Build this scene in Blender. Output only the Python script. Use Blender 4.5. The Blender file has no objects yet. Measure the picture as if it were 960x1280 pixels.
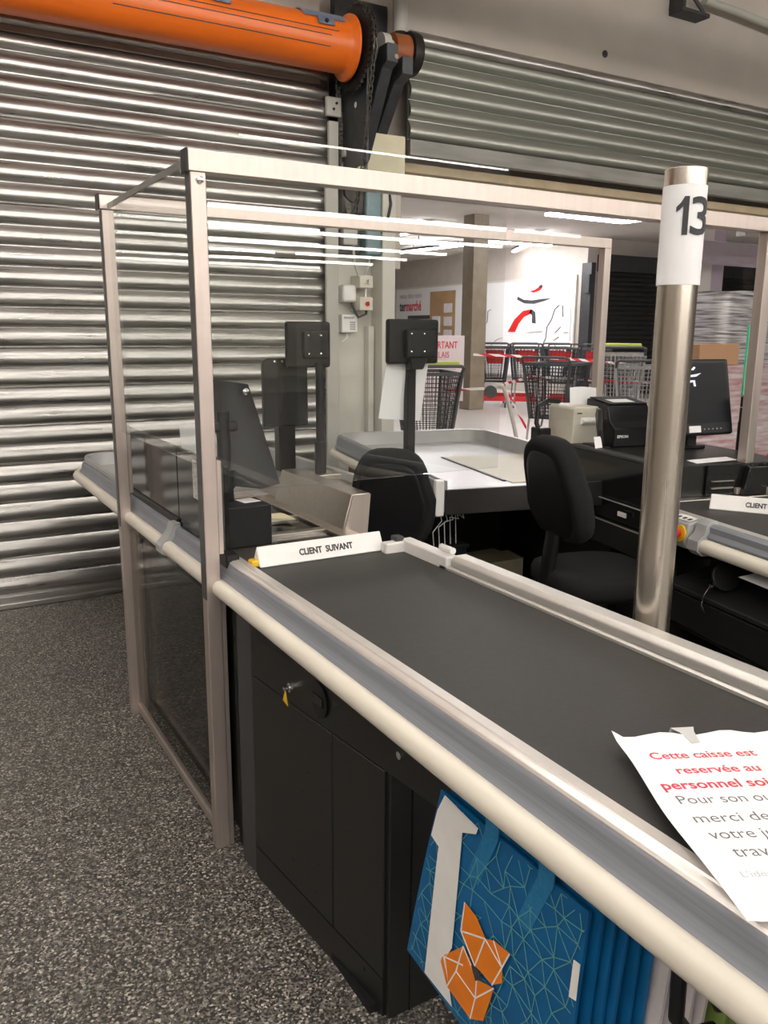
import bpy, bmesh, math, random
from mathutils import Vector, Matrix
random.seed(7)
C = bpy.context.scene.collection
SC = bpy.context.scene
PI = math.pi
# ------------------------------------------------------------------ camera
cam_d = bpy.data.cameras.new('camera'); cam = bpy.data.objects.new('camera', cam_d); C.objects.link(cam)
F, YAW, PITCH, ROLL = 1030.75, 0.528544, 0.213055, 0.0069054
fw = Vector((math.sin(YAW)*math.cos(PITCH), math.cos(YAW)*math.cos(PITCH), -math.sin(PITCH)))
rt = Vector((math.cos(YAW), -math.sin(YAW), 0)); up = rt.cross(fw)
rt2 = rt*math.cos(ROLL)+up*math.sin(ROLL); up2 = -rt*math.sin(ROLL)+up*math.cos(ROLL)
m = Matrix((rt2, up2, -fw)).transposed().to_4x4(); m.translation = (0, 0, 1.55)
cam.matrix_world = m
cam_d.sensor_fit = 'VERTICAL'; cam_d.sensor_height = 36; cam_d.sensor_width = 27; cam_d.lens = F/1280*36
cam_d.clip_start = .02; cam_d.clip_end = 100
SC.camera = cam
# ------------------------------------------------------------------ view + world
SC.view_settings.view_transform = 'Standard'; SC.view_settings.look = 'None'
SC.view_settings.gamma = 1; SC.view_settings.use_curve_mapping = False
SC.view_settings.exposure = 0.0
w = bpy.data.worlds.new('world'); SC.world = w; w.use_nodes = True
w.node_tree.nodes['Background'].inputs[0].default_value = (.9, .95, 1, 1)
w.node_tree.nodes['Background'].inputs[1].default_value = .05
SC.cycles.max_bounces = 10; SC.cycles.transparent_max_bounces = 24; SC.cycles.use_denoising = True
SC.cycles.sample_clamp_indirect = 6
SHOP_LED, GALLERY_LED = 22.0, 52.0     # radiance of the shop / gallery LED strips

# ------------------------------------------------------------------ helpers
class B:
    def __init__(s): s.bm = bmesh.new()
    def face(s, pts):
        vs = [s.bm.verts.new(p) for p in pts]; return s.bm.faces.new(vs)
    def box(s, x0, x1, y0, y1, z0, z1, bev=0, M=None, seg=None):
        b = bmesh.new()
        bmesh.ops.create_cube(b, size=1)
        for v in b.verts: v.co = Vector((x0+(v.co.x+.5)*(x1-x0), y0+(v.co.y+.5)*(y1-y0), z0+(v.co.z+.5)*(z1-z0)))
        if bev: bmesh.ops.bevel(b, geom=b.edges[:], offset=bev, segments=seg or (1 if bev < .005 else 3), affect='EDGES', profile=.5, clamp_overlap=True)
        s.add(b, M); return s
    def add(s, b, M=None):
        if M is not None: bmesh.ops.transform(b, matrix=M, verts=b.verts)
        mp = {v: s.bm.verts.new(v.co) for v in b.verts}
        for f in b.faces:
            try: s.bm.faces.new([mp[v] for v in f.verts])
            except ValueError: pass
        b.free()
    def prism(s, pts, ext, bev=0, M=None):
        b = bmesh.new(); e = Vector(ext); n = len(pts)
        a = [b.verts.new(p) for p in pts]; c = [b.verts.new(Vector(p)+e) for p in pts]
        b.faces.new(a); b.faces.new(c[::-1])
        for i in range(n): b.faces.new((a[i], c[i], c[(i+1) % n], a[(i+1) % n]))
        bmesh.ops.recalc_face_normals(b, faces=b.faces)
        if bev: bmesh.ops.bevel(b, geom=b.edges[:], offset=bev, segments=1 if bev < .005 else 3, affect='EDGES', profile=.5, clamp_overlap=True)
        s.add(b, M); return s
    def rings(s, rings, closed=True, caps=True, loop=False):
        R = [[s.bm.verts.new(p) for p in r] for r in rings]; n = len(R[0])
        pairs = list(zip(R[:-1], R[1:])) + ([(R[-1], R[0])] if loop else [])
        for a, b in pairs:
            for i in range(n if closed else n-1):
                j = (i+1) % n; s.bm.faces.new((a[i], a[j], b[j], b[i]))
        if caps and closed and not loop:
            s.bm.faces.new(R[0][::-1]); s.bm.faces.new(R[-1])
        return s
    def tube(s, pts, r, n=10, loop=False, sx=1.0):
        pts = [Vector(p) for p in pts]; rr = r if isinstance(r, (list, tuple)) else [r]*len(pts)
        out = []; prev = None
        for i, p in enumerate(pts):
            if loop: t = pts[(i+1) % len(pts)]-pts[i-1]
            elif i == 0: t = pts[1]-p
            elif i == len(pts)-1: t = p-pts[i-1]
            else: t = (pts[i+1]-p).normalized()+(p-pts[i-1]).normalized()
            t.normalize()
            if prev is None:
                a = t.cross(Vector((0, 0, 1)))
                if a.length < 1e-3: a = t.cross(Vector((1, 0, 0)))
            else: a = prev-t*prev.dot(t)
            a.normalize(); prev = a; b2 = t.cross(a)
            out.append([p+(a*math.cos(k*2*PI/n)*sx+b2*math.sin(k*2*PI/n))*rr[i] for k in range(n)])
        return s.rings(out, loop=loop)
    def bar(s, p, q, w, h=None):
        h = h or w; p = Vector(p); q = Vector(q); t = (q-p).normalized()
        a = t.cross(Vector((0, 0, 1)))
        if a.length < 1e-3: a = Vector((1, 0, 0))
        a.normalize(); b = t.cross(a); a = a*w/2; b = b*h/2
        return s.rings([[c-a-b, c+a-b, c+a+b, c-a+b] for c in (p, q)])
    def cyl(s, p, q, r, n=24, r2=None):
        return s.tube([p, q], [r, r2 if r2 is not None else r], n)
    def lathe(s, prof, c, n=24, ax=None):
        c = Vector(c); ax = Vector(ax or (0, 0, 1)).normalized()
        a = ax.cross(Vector((0, 0, 1)));
        if a.length < 1e-3: a = Vector((1, 0, 0))
        a.normalize(); b = ax.cross(a)
        return s.rings([[c+ax*z+(a*math.cos(k*2*PI/n)+b*math.sin(k*2*PI/n))*max(r, 1e-4) for k in range(n)] for r, z in prof])
    def sheet(s, rows, th):
        """rows of points -> closed thin solid"""
        rows = [[Vector(p) for p in r] for r in rows]; R, N = len(rows), len(rows[0])
        nor = [[None]*N for _ in range(R)]
        for i in range(R):
            for j in range(N):
                du = rows[i][min(j+1, N-1)]-rows[i][max(j-1, 0)]; dv = rows[min(i+1, R-1)][j]-rows[max(i-1, 0)][j]
                nn = du.cross(dv); nor[i][j] = nn.normalized()
        a = [[s.bm.verts.new(p) for p in r] for r in rows]
        b = [[s.bm.verts.new(rows[i][j]-nor[i][j]*th) for j in range(N)] for i in range(R)]
        for i in range(R-1):
            for j in range(N-1):
                s.bm.faces.new((a[i][j], a[i][j+1], a[i+1][j+1], a[i+1][j])); s.bm.faces.new((b[i][j], b[i+1][j], b[i+1][j+1], b[i][j+1]))
        for i in range(R-1):
            s.bm.faces.new((a[i][0], a[i+1][0], b[i+1][0], b[i][0])); s.bm.faces.new((a[i][-1], b[i][-1], b[i+1][-1], a[i+1][-1]))
        for j in range(N-1):
            s.bm.faces.new((a[0][j], b[0][j], b[0][j+1], a[0][j+1])); s.bm.faces.new((a[-1][j], a[-1][j+1], b[-1][j+1], b[-1][j]))
        return s
MATS = {}; ROOTM = {}
def rootm(o):
    while o is not None:
        if o.name in ROOTM: return ROOTM[o.name]
        o = o.parent
    return Matrix()
def obj(name, b, mat, parent=None, label=None, smooth=35, local=False):
    """world-space geometry -> one mesh object (converted to its thing's local space)"""
    bm = b.bm
    if parent is not None and not local: bmesh.ops.transform(bm, matrix=rootm(parent).inverted(), verts=bm.verts)
    bmesh.ops.recalc_face_normals(bm, faces=bm.faces)
    me = bpy.data.meshes.new(name); bm.to_mesh(me); bm.free()
    me.materials.append(mat)
    if smooth:
        me.shade_smooth(); me.set_sharp_from_angle(angle=math.radians(smooth))
    o = bpy.data.objects.new(name, me); C.objects.link(o)
    if smooth: wn = o.modifiers.new('weighted', 'WEIGHTED_NORMAL'); wn.keep_sharp = True
    if parent is not None: o.parent = parent
    if label: o['label'] = label
    return o
def thing(name, label, cat, loc=(0, 0, 0), rz=0, group=None):
    o = bpy.data.objects.new(name, None); C.objects.link(o); o.empty_display_size = .1
    o.location = loc; o.rotation_euler = (0, 0, rz); o['label'] = label; o['category'] = cat
    if group: o['group'] = group
    ROOTM[o.name] = Matrix.Translation(loc) @ Matrix.Rotation(rz, 4, 'Z')
    return o
def tag(o, label, cat, group=None, kind=None):
    o['label'] = label; o['category'] = cat
    if group: o['group'] = group
    if kind: o['kind'] = kind
    return o
def struct(name, b, mat, smooth=35):
    o = obj(name, b, mat, smooth=smooth); o['kind'] = 'structure'; return o
def dup(root, loc, rz=None, label=None, group=None):
    r = root.copy(); C.objects.link(r); r.location = loc
    if rz is not None: r.rotation_euler = (0, 0, rz)
    if label: r['label'] = label
    if group: r['group'] = group
    for ch in list(root.children):
        c = ch.copy(); C.objects.link(c); c.parent = r
        for g in ch.children:
            d = g.copy(); C.objects.link(d); d.parent = c
    return r
def text_b(s, size, M, depth=.0006, sx=1.0, bold=0.0, align='LEFT', sub=0):
    cu = bpy.data.curves.new('lettering', 'FONT'); cu.body = s; cu.size = size; cu.extrude = depth; cu.align_x = align
    cu.offset = bold; cu.resolution_u = 3
    o = bpy.data.objects.new('lettering_tmp', cu); C.objects.link(o)
    dg = bpy.context.evaluated_depsgraph_get()
    me = bpy.data.meshes.new_from_object(o.evaluated_get(dg))
    bpy.data.objects.remove(o); bpy.data.curves.remove(cu)
    b = B(); b.bm.from_mesh(me); bpy.data.meshes.remove(me)
    if sub:
        bmesh.ops.triangulate(b.bm, faces=b.bm.faces)
        bmesh.ops.subdivide_edges(b.bm, edges=b.bm.edges[:], cuts=sub, use_grid_fill=True)
    bmesh.ops.transform(b.bm, matrix=M @ Matrix.Diagonal((sx, 1, 1, 1)), verts=b.bm.verts)
    return b
def frame_m(o, x, y):
    x = Vector(x).normalized(); y = Vector(y); y = (y-x*y.dot(x)).normalized(); z = x.cross(y)
    m = Matrix((x, y, z)).transposed().to_4x4(); m.translation = o; return m

# ------------------------------------------------------------------ materials
def mat(name, col, rough=.5, metal=0, noise=0, nscale=20, stretch=None, bump=0, spec=.5, col2=None, emit=None, estr=0, coat=0, rvar=0):
    m = bpy.data.materials.new(name); m.use_nodes = True; nt = m.node_tree; N = nt.nodes; L = nt.links
    p = N['Principled BSDF']; p.inputs['Roughness'].default_value = rough; p.inputs['Metallic'].default_value = metal
    p.inputs['Specular IOR Level'].default_value = spec; p.inputs['Coat Weight'].default_value = coat
    c = (*col, 1); p.inputs['Base Color'].default_value = c
    if noise or bump or col2 or rvar:
        tc = N.new('ShaderNodeTexCoord'); mp = N.new('ShaderNodeMapping'); L.new(tc.outputs['Object'], mp.inputs[0])
        if stretch: mp.inputs['Scale'].default_value = stretch
        nz = N.new('ShaderNodeTexNoise'); nz.inputs['Scale'].default_value = nscale; nz.inputs['Detail'].default_value = 5
        L.new(mp.outputs[0], nz.inputs['Vector'])
        if noise or col2:
            rp = N.new('ShaderNodeValToRGB'); L.new(nz.outputs[0], rp.inputs[0])
            rp.color_ramp.elements[0].position = .3; rp.color_ramp.elements[1].position = .7
            d = col2 or tuple(min(1, x*(1+noise)) for x in col); e = col if col2 else tuple(x*(1-noise) for x in col)
            rp.color_ramp.elements[0].color = (*e, 1); rp.color_ramp.elements[1].color = (*d, 1)
            L.new(rp.outputs[0], p.inputs['Base Color'])
        if rvar:
            mr = N.new('ShaderNodeMapRange'); mr.inputs['To Min'].default_value = max(0.02, rough-rvar); mr.inputs['To Max'].default_value = rough+rvar
            L.new(nz.outputs[0], mr.inputs[0]); L.new(mr.outputs[0], p.inputs['Roughness'])
        if bump:
            bp = N.new('ShaderNodeBump'); bp.inputs['Strength'].default_value = bump; bp.inputs['Distance'].default_value = .004
            L.new(nz.outputs[0], bp.inputs['Height']); L.new(bp.outputs[0], p.inputs['Normal'])
    if emit:
        p.inputs['Emission Color'].default_value = (*emit, 1); p.inputs['Emission Strength'].default_value = estr
    MATS[name] = m; return m
galv = mat('galvanised_steel', (.415, .405, .385), .30, .95, noise=.22, nscale=6, stretch=(.4, 1, 6), bump=.08, rvar=.1)
galv2 = mat('galvanised_steel_worn', (.44, .44, .40), .44, .9, noise=.3, nscale=3, stretch=(.3, 1, 9), bump=.12, rvar=.1, col2=(.36, .38, .33))
alu = mat('brushed_aluminium', (.60, .52, .475), .40, .8, noise=.06, nscale=40, stretch=(1, 1, .08), rvar=.06)
alu_rail = mat('anodised_aluminium', (.72, .70, .66), .42, .7, noise=.04, nscale=200, bump=.03)
steel = mat('brushed_stainless', (.66, .60, .53), .26, 1, noise=.08, nscale=60, stretch=(1, 1, .05), rvar=.05)
steel_h = mat('stainless_sheet', (.60, .56, .50), .34, 1, noise=.05, nscale=60, stretch=(.1, 1, 1), rvar=.05)
chrome = mat('chrome', (.8, .8, .8), .12, 1, noise=.02)
cream = mat('cream_plastic_tube', (.82, .77, .66), .38, 0, noise=.04, nscale=8, stretch=(8, .6, 8))
rubber_grey = mat('grey_vinyl_bumper', (.235, .25, .28), .45, 0, noise=.14, nscale=16, stretch=(14, .22, 14), bump=.04)
belt_m = mat('belt_rubber', (.034, .033, .031), .6, 0, noise=.10, nscale=90, bump=.05)
black_lam = mat('black_laminate', (.014, .014, .013), .30, 0, noise=.12, nscale=60, rvar=.06)
black_gloss = mat('black_gloss_panel', (.012, .012, .012), .14, 0, noise=.1, nscale=5, spec=.35)
black_pl = mat('black_plastic', (.010, .010, .011), .38, 0, noise=.1, spec=.3, nscale=80)
black_matt = mat('black_powder_coat', (.013, .013, .014), .6, 0, noise=.1, spec=.3, nscale=60)
dark_grey = mat('dark_grey_plastic', (.05, .05, .05), .5, 0, noise=.1, nscale=60)
fabric = mat('black_upholstery', (.013, .013, .014), .9, 0, noise=.25, nscale=300, bump=.25, spec=.25)
white_pl = mat('white_plastic', (.86, .85, .82), .4, 0, noise=.02, nscale=10)
paper = mat('white_paper', (.90, .90, .91), .75, 0, noise=.01, nscale=10)
beige_pl = mat('beige_plastic', (.66, .62, .52), .45, 0, noise=.03, nscale=12)
cream_paint = mat('cream_painted_metal', (.62, .57, .40), .5, 0, noise=.05, nscale=8)
grey_pl = mat('grey_plastic', (.42, .43, .43), .42, 0, noise=.04, nscale=20)
lt_grey = mat('light_grey_tray', (.41, .41, .405), .32, .2, noise=.05, nscale=10)
orange = mat('orange_painted_steel', (.66, .128, .006), .38, 0, noise=.10, nscale=4, stretch=(.5, 4, 4), rvar=.08, bump=.05)
orange_dk = mat('orange_primer', (.30, .085, .02), .5, 0, noise=.2, nscale=12)
blue_metal = mat('blue_grey_bracket', (.22, .27, .38), .45, .5, noise=.15, nscale=20)
iron = mat('greasy_black_iron', (.03, .028, .026), .5, .6, noise=.3, nscale=40, bump=.15)
iron_grey = mat('dark_grey_steel', (.06, .062, .066), .5, .5, noise=.2, nscale=14)
chain_m = mat('chain_steel', (.10, .09, .075), .4, .8, noise=.3, nscale=60)
wall_m = mat('beige_painted_wall', (.52, .475, .425), .8, 0, noise=.06, nscale=3, bump=.05)
wall_w = mat('off_white_paint', (.62, .60, .54), .7, 0, noise=.05, nscale=4, bump=.04)
wall_g = mat('grey_paint', (.46, .45, .41), .7, 0, noise=.06, nscale=4)
teal = mat('motor_teal_paint', (.16, .24, .26), .45, .2, noise=.15, nscale=10)
ceil_m = mat('ceiling_paint', (.70, .66, .61), .9, 0, noise=.04, nscale=2)
gal_floor = mat('gallery_tiles', (.56, .52, .49), .30, 0, noise=.05, nscale=1.5, rvar=.06)
col_m = mat('tan_column_cladding', (.26, .21, .15), .45, 0, noise=.12, nscale=6)
board_m = mat('white_board', (.88, .88, .88), .45, 0, noise=.01)
red = mat('red_plastic', (.65, .02, .02), .4, 0, noise=.08, nscale=10)
red_ink = mat('red_ink', (.66, .07, .11), .7, 0, noise=.05, nscale=200)
dark_ink = mat('dark_ink', (.05, .05, .055), .7, 0, noise=.05, nscale=200)
grey_ink = mat('grey_ink', (.45, .45, .46), .7, 0, noise=.05, nscale=200)
yellow = mat('yellow_plastic', (.80, .50, .02), .45, 0, noise=.04)
yg = mat('lime_plastic', (.60, .68, .10), .4, 0, noise=.05)
cardboard = mat('cardboard', (.52, .30, .17), .8, 0, noise=.06, nscale=20, stretch=(1, 1, 8))
card_pale = mat('pale_cardboard', (.50, .46, .30), .8, 0, noise=.06, nscale=14)
green_edge = mat('green_acrylic_edge', (.10, .62, .36), .2, 0, noise=.03, emit=None)
lilac = mat('lilac_lit_tint', (.42, .36, .42), .5, 0, noise=.06, nscale=4)  # purple light on the ceiling soffit, put into the base colour
screen_m = mat('dark_screen', (.008, .009, .012), .35, 0, spec=.15, noise=.1, nscale=3)
led = mat('led_diffuser', (.9, .9, .9), .5, 0, noise=.01, emit=(1, .96, .98), estr=GALLERY_LED)
led_shop = mat('led_diffuser_shop', (.9, .9, .9), .5, 0, noise=.01, emit=(1, .945, .89), estr=SHOP_LED)
bag_white = mat('bag_white_print', (.95, .94, .91), .45, 0, noise=.03, nscale=20)
bag_orange = mat('bag_orange_print', (.95, .25, .01), .45, 0, noise=.05, nscale=20)
bag_green = mat('bag_green_print', (.15, .26, .04), .5, 0, noise=.3, nscale=9, col2=(.42, .5, .2))
bag_pale = mat('bag_pale_print', (.72, .68, .70), .5, 0, noise=.1, nscale=9)
strap_blue = mat('bag_blue_strap', (.015, .20, .42), .6, 0, noise=.15, nscale=150, bump=.1)
rust = mat('brown_board', (.16, .09, .05), .6, 0, noise=.3, nscale=9, stretch=(6, 6, .6))
bag_blue = mat('bag_blue_print', (.005, .135, .35), .42, 0, spec=.3, noise=.15, nscale=12, bump=.03)
bag_line = mat('bag_line_print', (.13, .40, .38), .45, 0, noise=.05)
def m_floor():
    m = mat('speckled_terrazzo', (.05, .05, .05), .42, 0); nt = m.node_tree; N = nt.nodes; L = nt.links; p = N['Principled BSDF']
    tc = N.new('ShaderNodeTexCoord')
    vo = N.new('ShaderNodeTexVoronoi'); vo.inputs['Scale'].default_value = 185; L.new(tc.outputs['Object'], vo.inputs['Vector'])
    sp = N.new('ShaderNodeSeparateColor'); L.new(vo.outputs['Color'], sp.inputs[0])
    rp = N.new('ShaderNodeValToRGB'); r = rp.color_ramp; L.new(sp.outputs[0], rp.inputs[0]); r.interpolation = 'CONSTANT'
    r.elements[0].position = 0; r.elements[0].color = (.046, .043, .039, 1)
    r.elements[1].position = .38; r.elements[1].color = (.125, .117, .105, 1)
    for po, co in ((.60, (.20, .187, .167)), (.79, (.33, .31, .275)), (.91, (.60, .57, .50)), (.975, (.025, .023, .022))):
        e = r.elements.new(po); e.color = (*co, 1)
    nz = N.new('ShaderNodeTexNoise'); nz.inputs['Scale'].default_value = 1.3; nz.inputs['Detail'].default_value = 3; L.new(tc.outputs['Object'], nz.inputs['Vector'])
    mr = N.new('ShaderNodeMapRange'); mr.inputs['To Min'].default_value = .75; mr.inputs['To Max'].default_value = 1.25; L.new(nz.outputs[0], mr.inputs[0])
    mu = N.new('ShaderNodeMix'); mu.data_type = 'RGBA'; mu.blend_type = 'MULTIPLY'; mu.inputs[0].default_value = 1
    L.new(rp.outputs[0], mu.inputs[6]); L.new(mr.outputs[0], mu.inputs[7]); L.new(mu.outputs[2], p.inputs['Base Color'])
    return m
floor_m = m_floor()
def m_acrylic(name, tint, k=1.0):
    m = bpy.data.materials.new(name); m.use_nodes = True; nt = m.node_tree; N = nt.nodes; L = nt.links
    for n in list(N): N.remove(n)
    out = N.new('ShaderNodeOutputMaterial'); g = N.new('ShaderNodeNewGeometry')
    d = N.new('ShaderNodeVectorMath'); d.operation = 'DOT_PRODUCT'; L.new(g.outputs['Normal'], d.inputs[0]); L.new(g.outputs['Incoming'], d.inputs[1])
    ab = N.new('ShaderNodeMath'); ab.operation = 'ABSOLUTE'; L.new(d.outputs['Value'], ab.inputs[0])
    om = N.new('ShaderNodeMath'); om.operation = 'SUBTRACT'; om.inputs[0].default_value = 1; L.new(ab.outputs[0], om.inputs[1])
    pw = N.new('ShaderNodeMath'); pw.operation = 'POWER'; pw.inputs[1].default_value = 5; L.new(om.outputs[0], pw.inputs[0])
    ma = N.new('ShaderNodeMath'); ma.operation = 'MULTIPLY_ADD'; ma.inputs[1].default_value = .95*k; ma.inputs[2].default_value = .045*k; L.new(pw.outputs[0], ma.inputs[0])
    tr = N.new('ShaderNodeBsdfTransparent'); tr.inputs[0].default_value = (*tint, 1)
    gl = N.new('ShaderNodeBsdfGlossy'); gl.inputs['Roughness'].default_value = .004
    tc = N.new('ShaderNodeTexCoord'); nz = N.new('ShaderNodeTexNoise'); nz.inputs['Scale'].default_value = 2.2; L.new(tc.outputs['Object'], nz.inputs['Vector'])
    bp = N.new('ShaderNodeBump'); bp.inputs['Strength'].default_value = .006; bp.inputs['Distance'].default_value = .02; L.new(nz.outputs[0], bp.inputs['Height']); L.new(bp.outputs[0], gl.inputs['Normal'])
    mi = N.new('ShaderNodeMixShader'); L.new(ma.outputs[0], mi.inputs[0]); L.new(tr.outputs[0], mi.inputs[1]); L.new(gl.outputs[0], mi.inputs[2])
    L.new(mi.outputs[0], out.inputs[0]); return m
acrylic = m_acrylic('clear_acrylic', (.965, .975, .965))
def m_wrap():
    m = mat('stretch_film', (.10, .095, .11), .22, .1, coat=.4, col2=(.80, .78, .80), nscale=4, stretch=(.8, .8, 14), bump=.9)
    return m
wrap = m_wrap()
def m_tape():
    m = mat('barrier_tape', (.85, .83, .82), .45); nt = m.node_tree; N = nt.nodes; L = nt.links; p = N['Principled BSDF']
    tc = N.new('ShaderNodeTexCoord'); wv = N.new('ShaderNodeTexWave'); wv.wave_type = 'BANDS'; wv.bands_direction = 'DIAGONAL'; wv.inputs['Scale'].default_value = 4.5
    L.new(tc.outputs['Object'], wv.inputs['Vector']); rp = N.new('ShaderNodeValToRGB'); rp.color_ramp.interpolation = 'CONSTANT'
    rp.color_ramp.elements[0].color = (.65, .03, .03, 1); rp.color_ramp.elements[1].position = .5; rp.color_ramp.elements[1].color = (.85, .83, .82, 1)
    L.new(wv.outputs[0], rp.inputs[0]); L.new(rp.outputs[0], p.inputs['Base Color']); return m
tape_m = m_tape()

# ================================================================== SETTING
struct('floor', B().box(-7, 24, -22, 4.98, -.1, 0), floor_m)
struct('floor.001', B().box(2.4, 34, 4.98, 28, -.1, 0), gal_floor)
struct('ceiling', B().box(-7, 24, -22, 5.2, 4.6, 4.7), ceil_m)
struct('ceiling.001', B().box(2.4, 34, 5.3, 28, 3.9, 4.0), ceil_m)
struct('wall_back', B().box(-7, 24, -22.2, -22, 0, 4.6), wall_m)
struct('wall_left', B().box(-7.2, -7, -22, 5.2, 0, 4.6), wall_m)
struct('wall_right', B().box(24, 24.2, -22, 5.2, 0, 4.6), wall_m)
# rows of linear LED lights hanging over the shop floor (seen mirrored in the acrylic panes)
for y in (2.7, .4, -2.0, -4.4, -6.9, -9.5, -12.2, -14.6, -16.6, -18.6):
    for x0, x1 in ((-5.0, 3.0), (3.4, 13.0)):
        if y > 2 and x0 > 0: continue
        o = tag(obj('ceiling_light', B().box(x0, x1, y-.045, y+.045, 3.60, 3.66), led_shop), 'linear LED light over the shop floor, seen mirrored in the acrylic panes', 'light', 'linear shop ceiling lights')
        h_ = obj('housing', B().box(x0, x1, y-.05, y+.05, 3.662, 3.70), wall_w, o)
        for xx in (x0+.6, x1-.6): obj('hanger', B().bar((xx, y, 3.7), (xx, y, 4.6), .012), iron, o)
# wall above the two shutters, pier with recess between them
struct('wall_front', B().box(2.96, 24, 5.0, 5.3, 3.34, 4.6).box(-7, 2.46, 5.04, 5.3, 0, 4.6).box(2.40, 2.96, 5.14, 5.3, 0, 4.6), wall_m)
struct('wall_pier', B().box(2.855, 2.955, 4.93, 5.3, 0, 2.66, bev=.004), wall_w)
struct('wall_pier.001', B().box(2.955, 3.03, 4.99, 5.3, 1.98, 2.66, bev=.003), wall_m)
struct('wall_recess', B().box(2.48, 2.93, 5.085, 5.14, 0, 2.6), wall_w)
struct('trim_conduit', B().box(2.80, 2.845, 5.02, 5.085, 0, 1.60, bev=.004), wall_w)
# gallery shell
struct('wall_gallery', B().box(15.0, 15.3, 15.8, 28, 0, 3.9), wall_m)
struct('wall_far', B().box(2.4, 15, 27, 27.2, 0, 3.9), wall_m)
struct('wall_gallery.001', B().box(15.3, 34, 15.82, 16.1, 0, 3.9), wall_m)
struct('trim_1', B().box(14.86, 15.0, 15.5, 15.84, 0, 3.28, bev=.01).box(14.80, 14.88, 15.5, 15.64, 2.55, 3.0, bev=.01), iron_grey)

# ------------------------------------------------------------------ rolling shutters
def corrug(x0, x1, y, z0, z1, pitch, amp, nx=2, wob=0):
    zs = []; n = int(round((z1-z0)/pitch)); pr = []
    for i in range(n):
        zb = z0+i*pitch
        for t, yy in ((0, .006), (.05, .006), (.06, -.05*amp), (.10, -.33*amp), (.16, -.60*amp), (.24, -.82*amp), (.34, -.96*amp), (.44, -amp), (.55, -.96*amp), (.66, -.82*amp), (.77, -.60*amp), (.87, -.36*amp), (.95, -.14*amp), (.985, -.02*amp)):
            pr.append((zb+t*pitch, y+yy, i))
    b = B(); cols = []
    for k in range(nx):
        x = x0+(x1-x0)*k/(nx-1)
        cols.append([(x, yy+wob*math.sin(x*2.1+i*1.7), z+wob*.8*math.sin(x*1.3+i*2.9)) for z, yy, i in pr])
    b.rings(cols, closed=False)
    # back skin
    bz0, bz1 = pr[0][0], pr[-1][0]
    b.box(x0, x1, y+.006, y+.016, bz0, bz1)
    return b
sh = thing('rolling_shutter', 'closed floor-length corrugated steel rolling shutter at left below the orange tube', 'shutter', (-1, 4.96, 0))
obj('curtain', corrug(-6.9, 2.47, 4.965, .075, .075+.1066*29, .1066, .024, 40, .0016), galv, sh, smooth=60)
obj('bottom_rail', B().box(-6.9, 2.46, 4.945, 4.985, .035, .075, bev=.006).box(-6.9, 2.46, 4.925, 4.985, 0, .037, bev=.008), galv, sh)
b = B().box(2.425, 2.512, 4.90, 4.925, 0, 2.48, bev=.003).box(2.450, 2.516, 4.90, 4.925, 2.48, 2.83, bev=.003).box(2.488, 2.508, 4.912, 5.08, 0, 2.83)
obj('guide_rail', b, wall_g, sh)
b = B().box(2.44, 2.54, 4.905, 4.935, 2.86, 2.97, bev=.004); e = obj('end_clip', b, wall_g, sh)
obj('screw', B().cyl((2.485, 4.906, 2.90), (2.485, 4.898, 2.90), .008, 10).cyl((2.505, 4.906, 2.935), (2.505, 4.898, 2.935), .008, 10), iron, e)
# smooth top lap of the curtain below the tube
b = B(); b.rings([[(x, 4.93+.05*math.cos(a), 3.10+.07*math.sin(a)) for a in [(-1.6+k*.4) for k in range(9)]] for x in (-6.9, 2.42)], closed=False)
obj('top_lap', b.box(-6.9, 2.42, 4.955, 4.98, 3.03, 3.2), mat('dull_lap', (.30, .285, .26), .6, .3, noise=.15, nscale=4, stretch=(.4, 1, 4)), sh)
ot = thing('roller_tube', 'big orange painted roller tube above the closed shutter', 'roller tube', (-1, 4.70, 3.185))
obj('tube', B().lathe([(.142, -6.9), (.142, 2.42), (.15, 2.44), (.178, 2.46), (.178, 2.475), (.10, 2.48)], (0, 4.70, 3.185), 40, (1, 0, 0)), orange, ot, smooth=50)
for x in (1.02, 1.66, 2.27):
    rows = [[(xx, 4.70-.147*math.sin(a), 3.185+.147*math.cos(a)) for xx in (x-.13, x+.13)] for a in [(-.1+.14*k) for k in range(8)]]
    bk = obj('clamp_bracket', B().sheet(rows, .006), blue_metal, ot, label='blue-grey clamp bracket')
    rows = [[(xx, 4.70-.150*math.sin(a), 3.185+.150*math.cos(a)) for xx in (x-.05, x+.05)] for a in [(.86+.09*k) for k in range(5)]]
    obj('tab', B().sheet(rows, .006), blue_metal, bk)
    p = (x, 4.70-.152*math.sin(1.1), 3.185+.152*math.cos(1.1))
    obj('bolt', B().cyl(p, (x, p[1]-.012, p[2]+.007), .012, 8), iron, bk)
for a, x0, x1 in ((1.15, -.2, .55), (1.55, .3, 2.3), (1.95, 1.1, 2.3), (1.35, 1.2, 2.35), (1.75, -.9, 1.0)):
    y_, z_ = 4.70-.1424*math.sin(a), 3.185+.1424*math.cos(a)
    obj('weld_seam', B().box(x0, x1, y_-.001, y_+.002, z_-.0022, z_+.0022), iron, ot)
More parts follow.
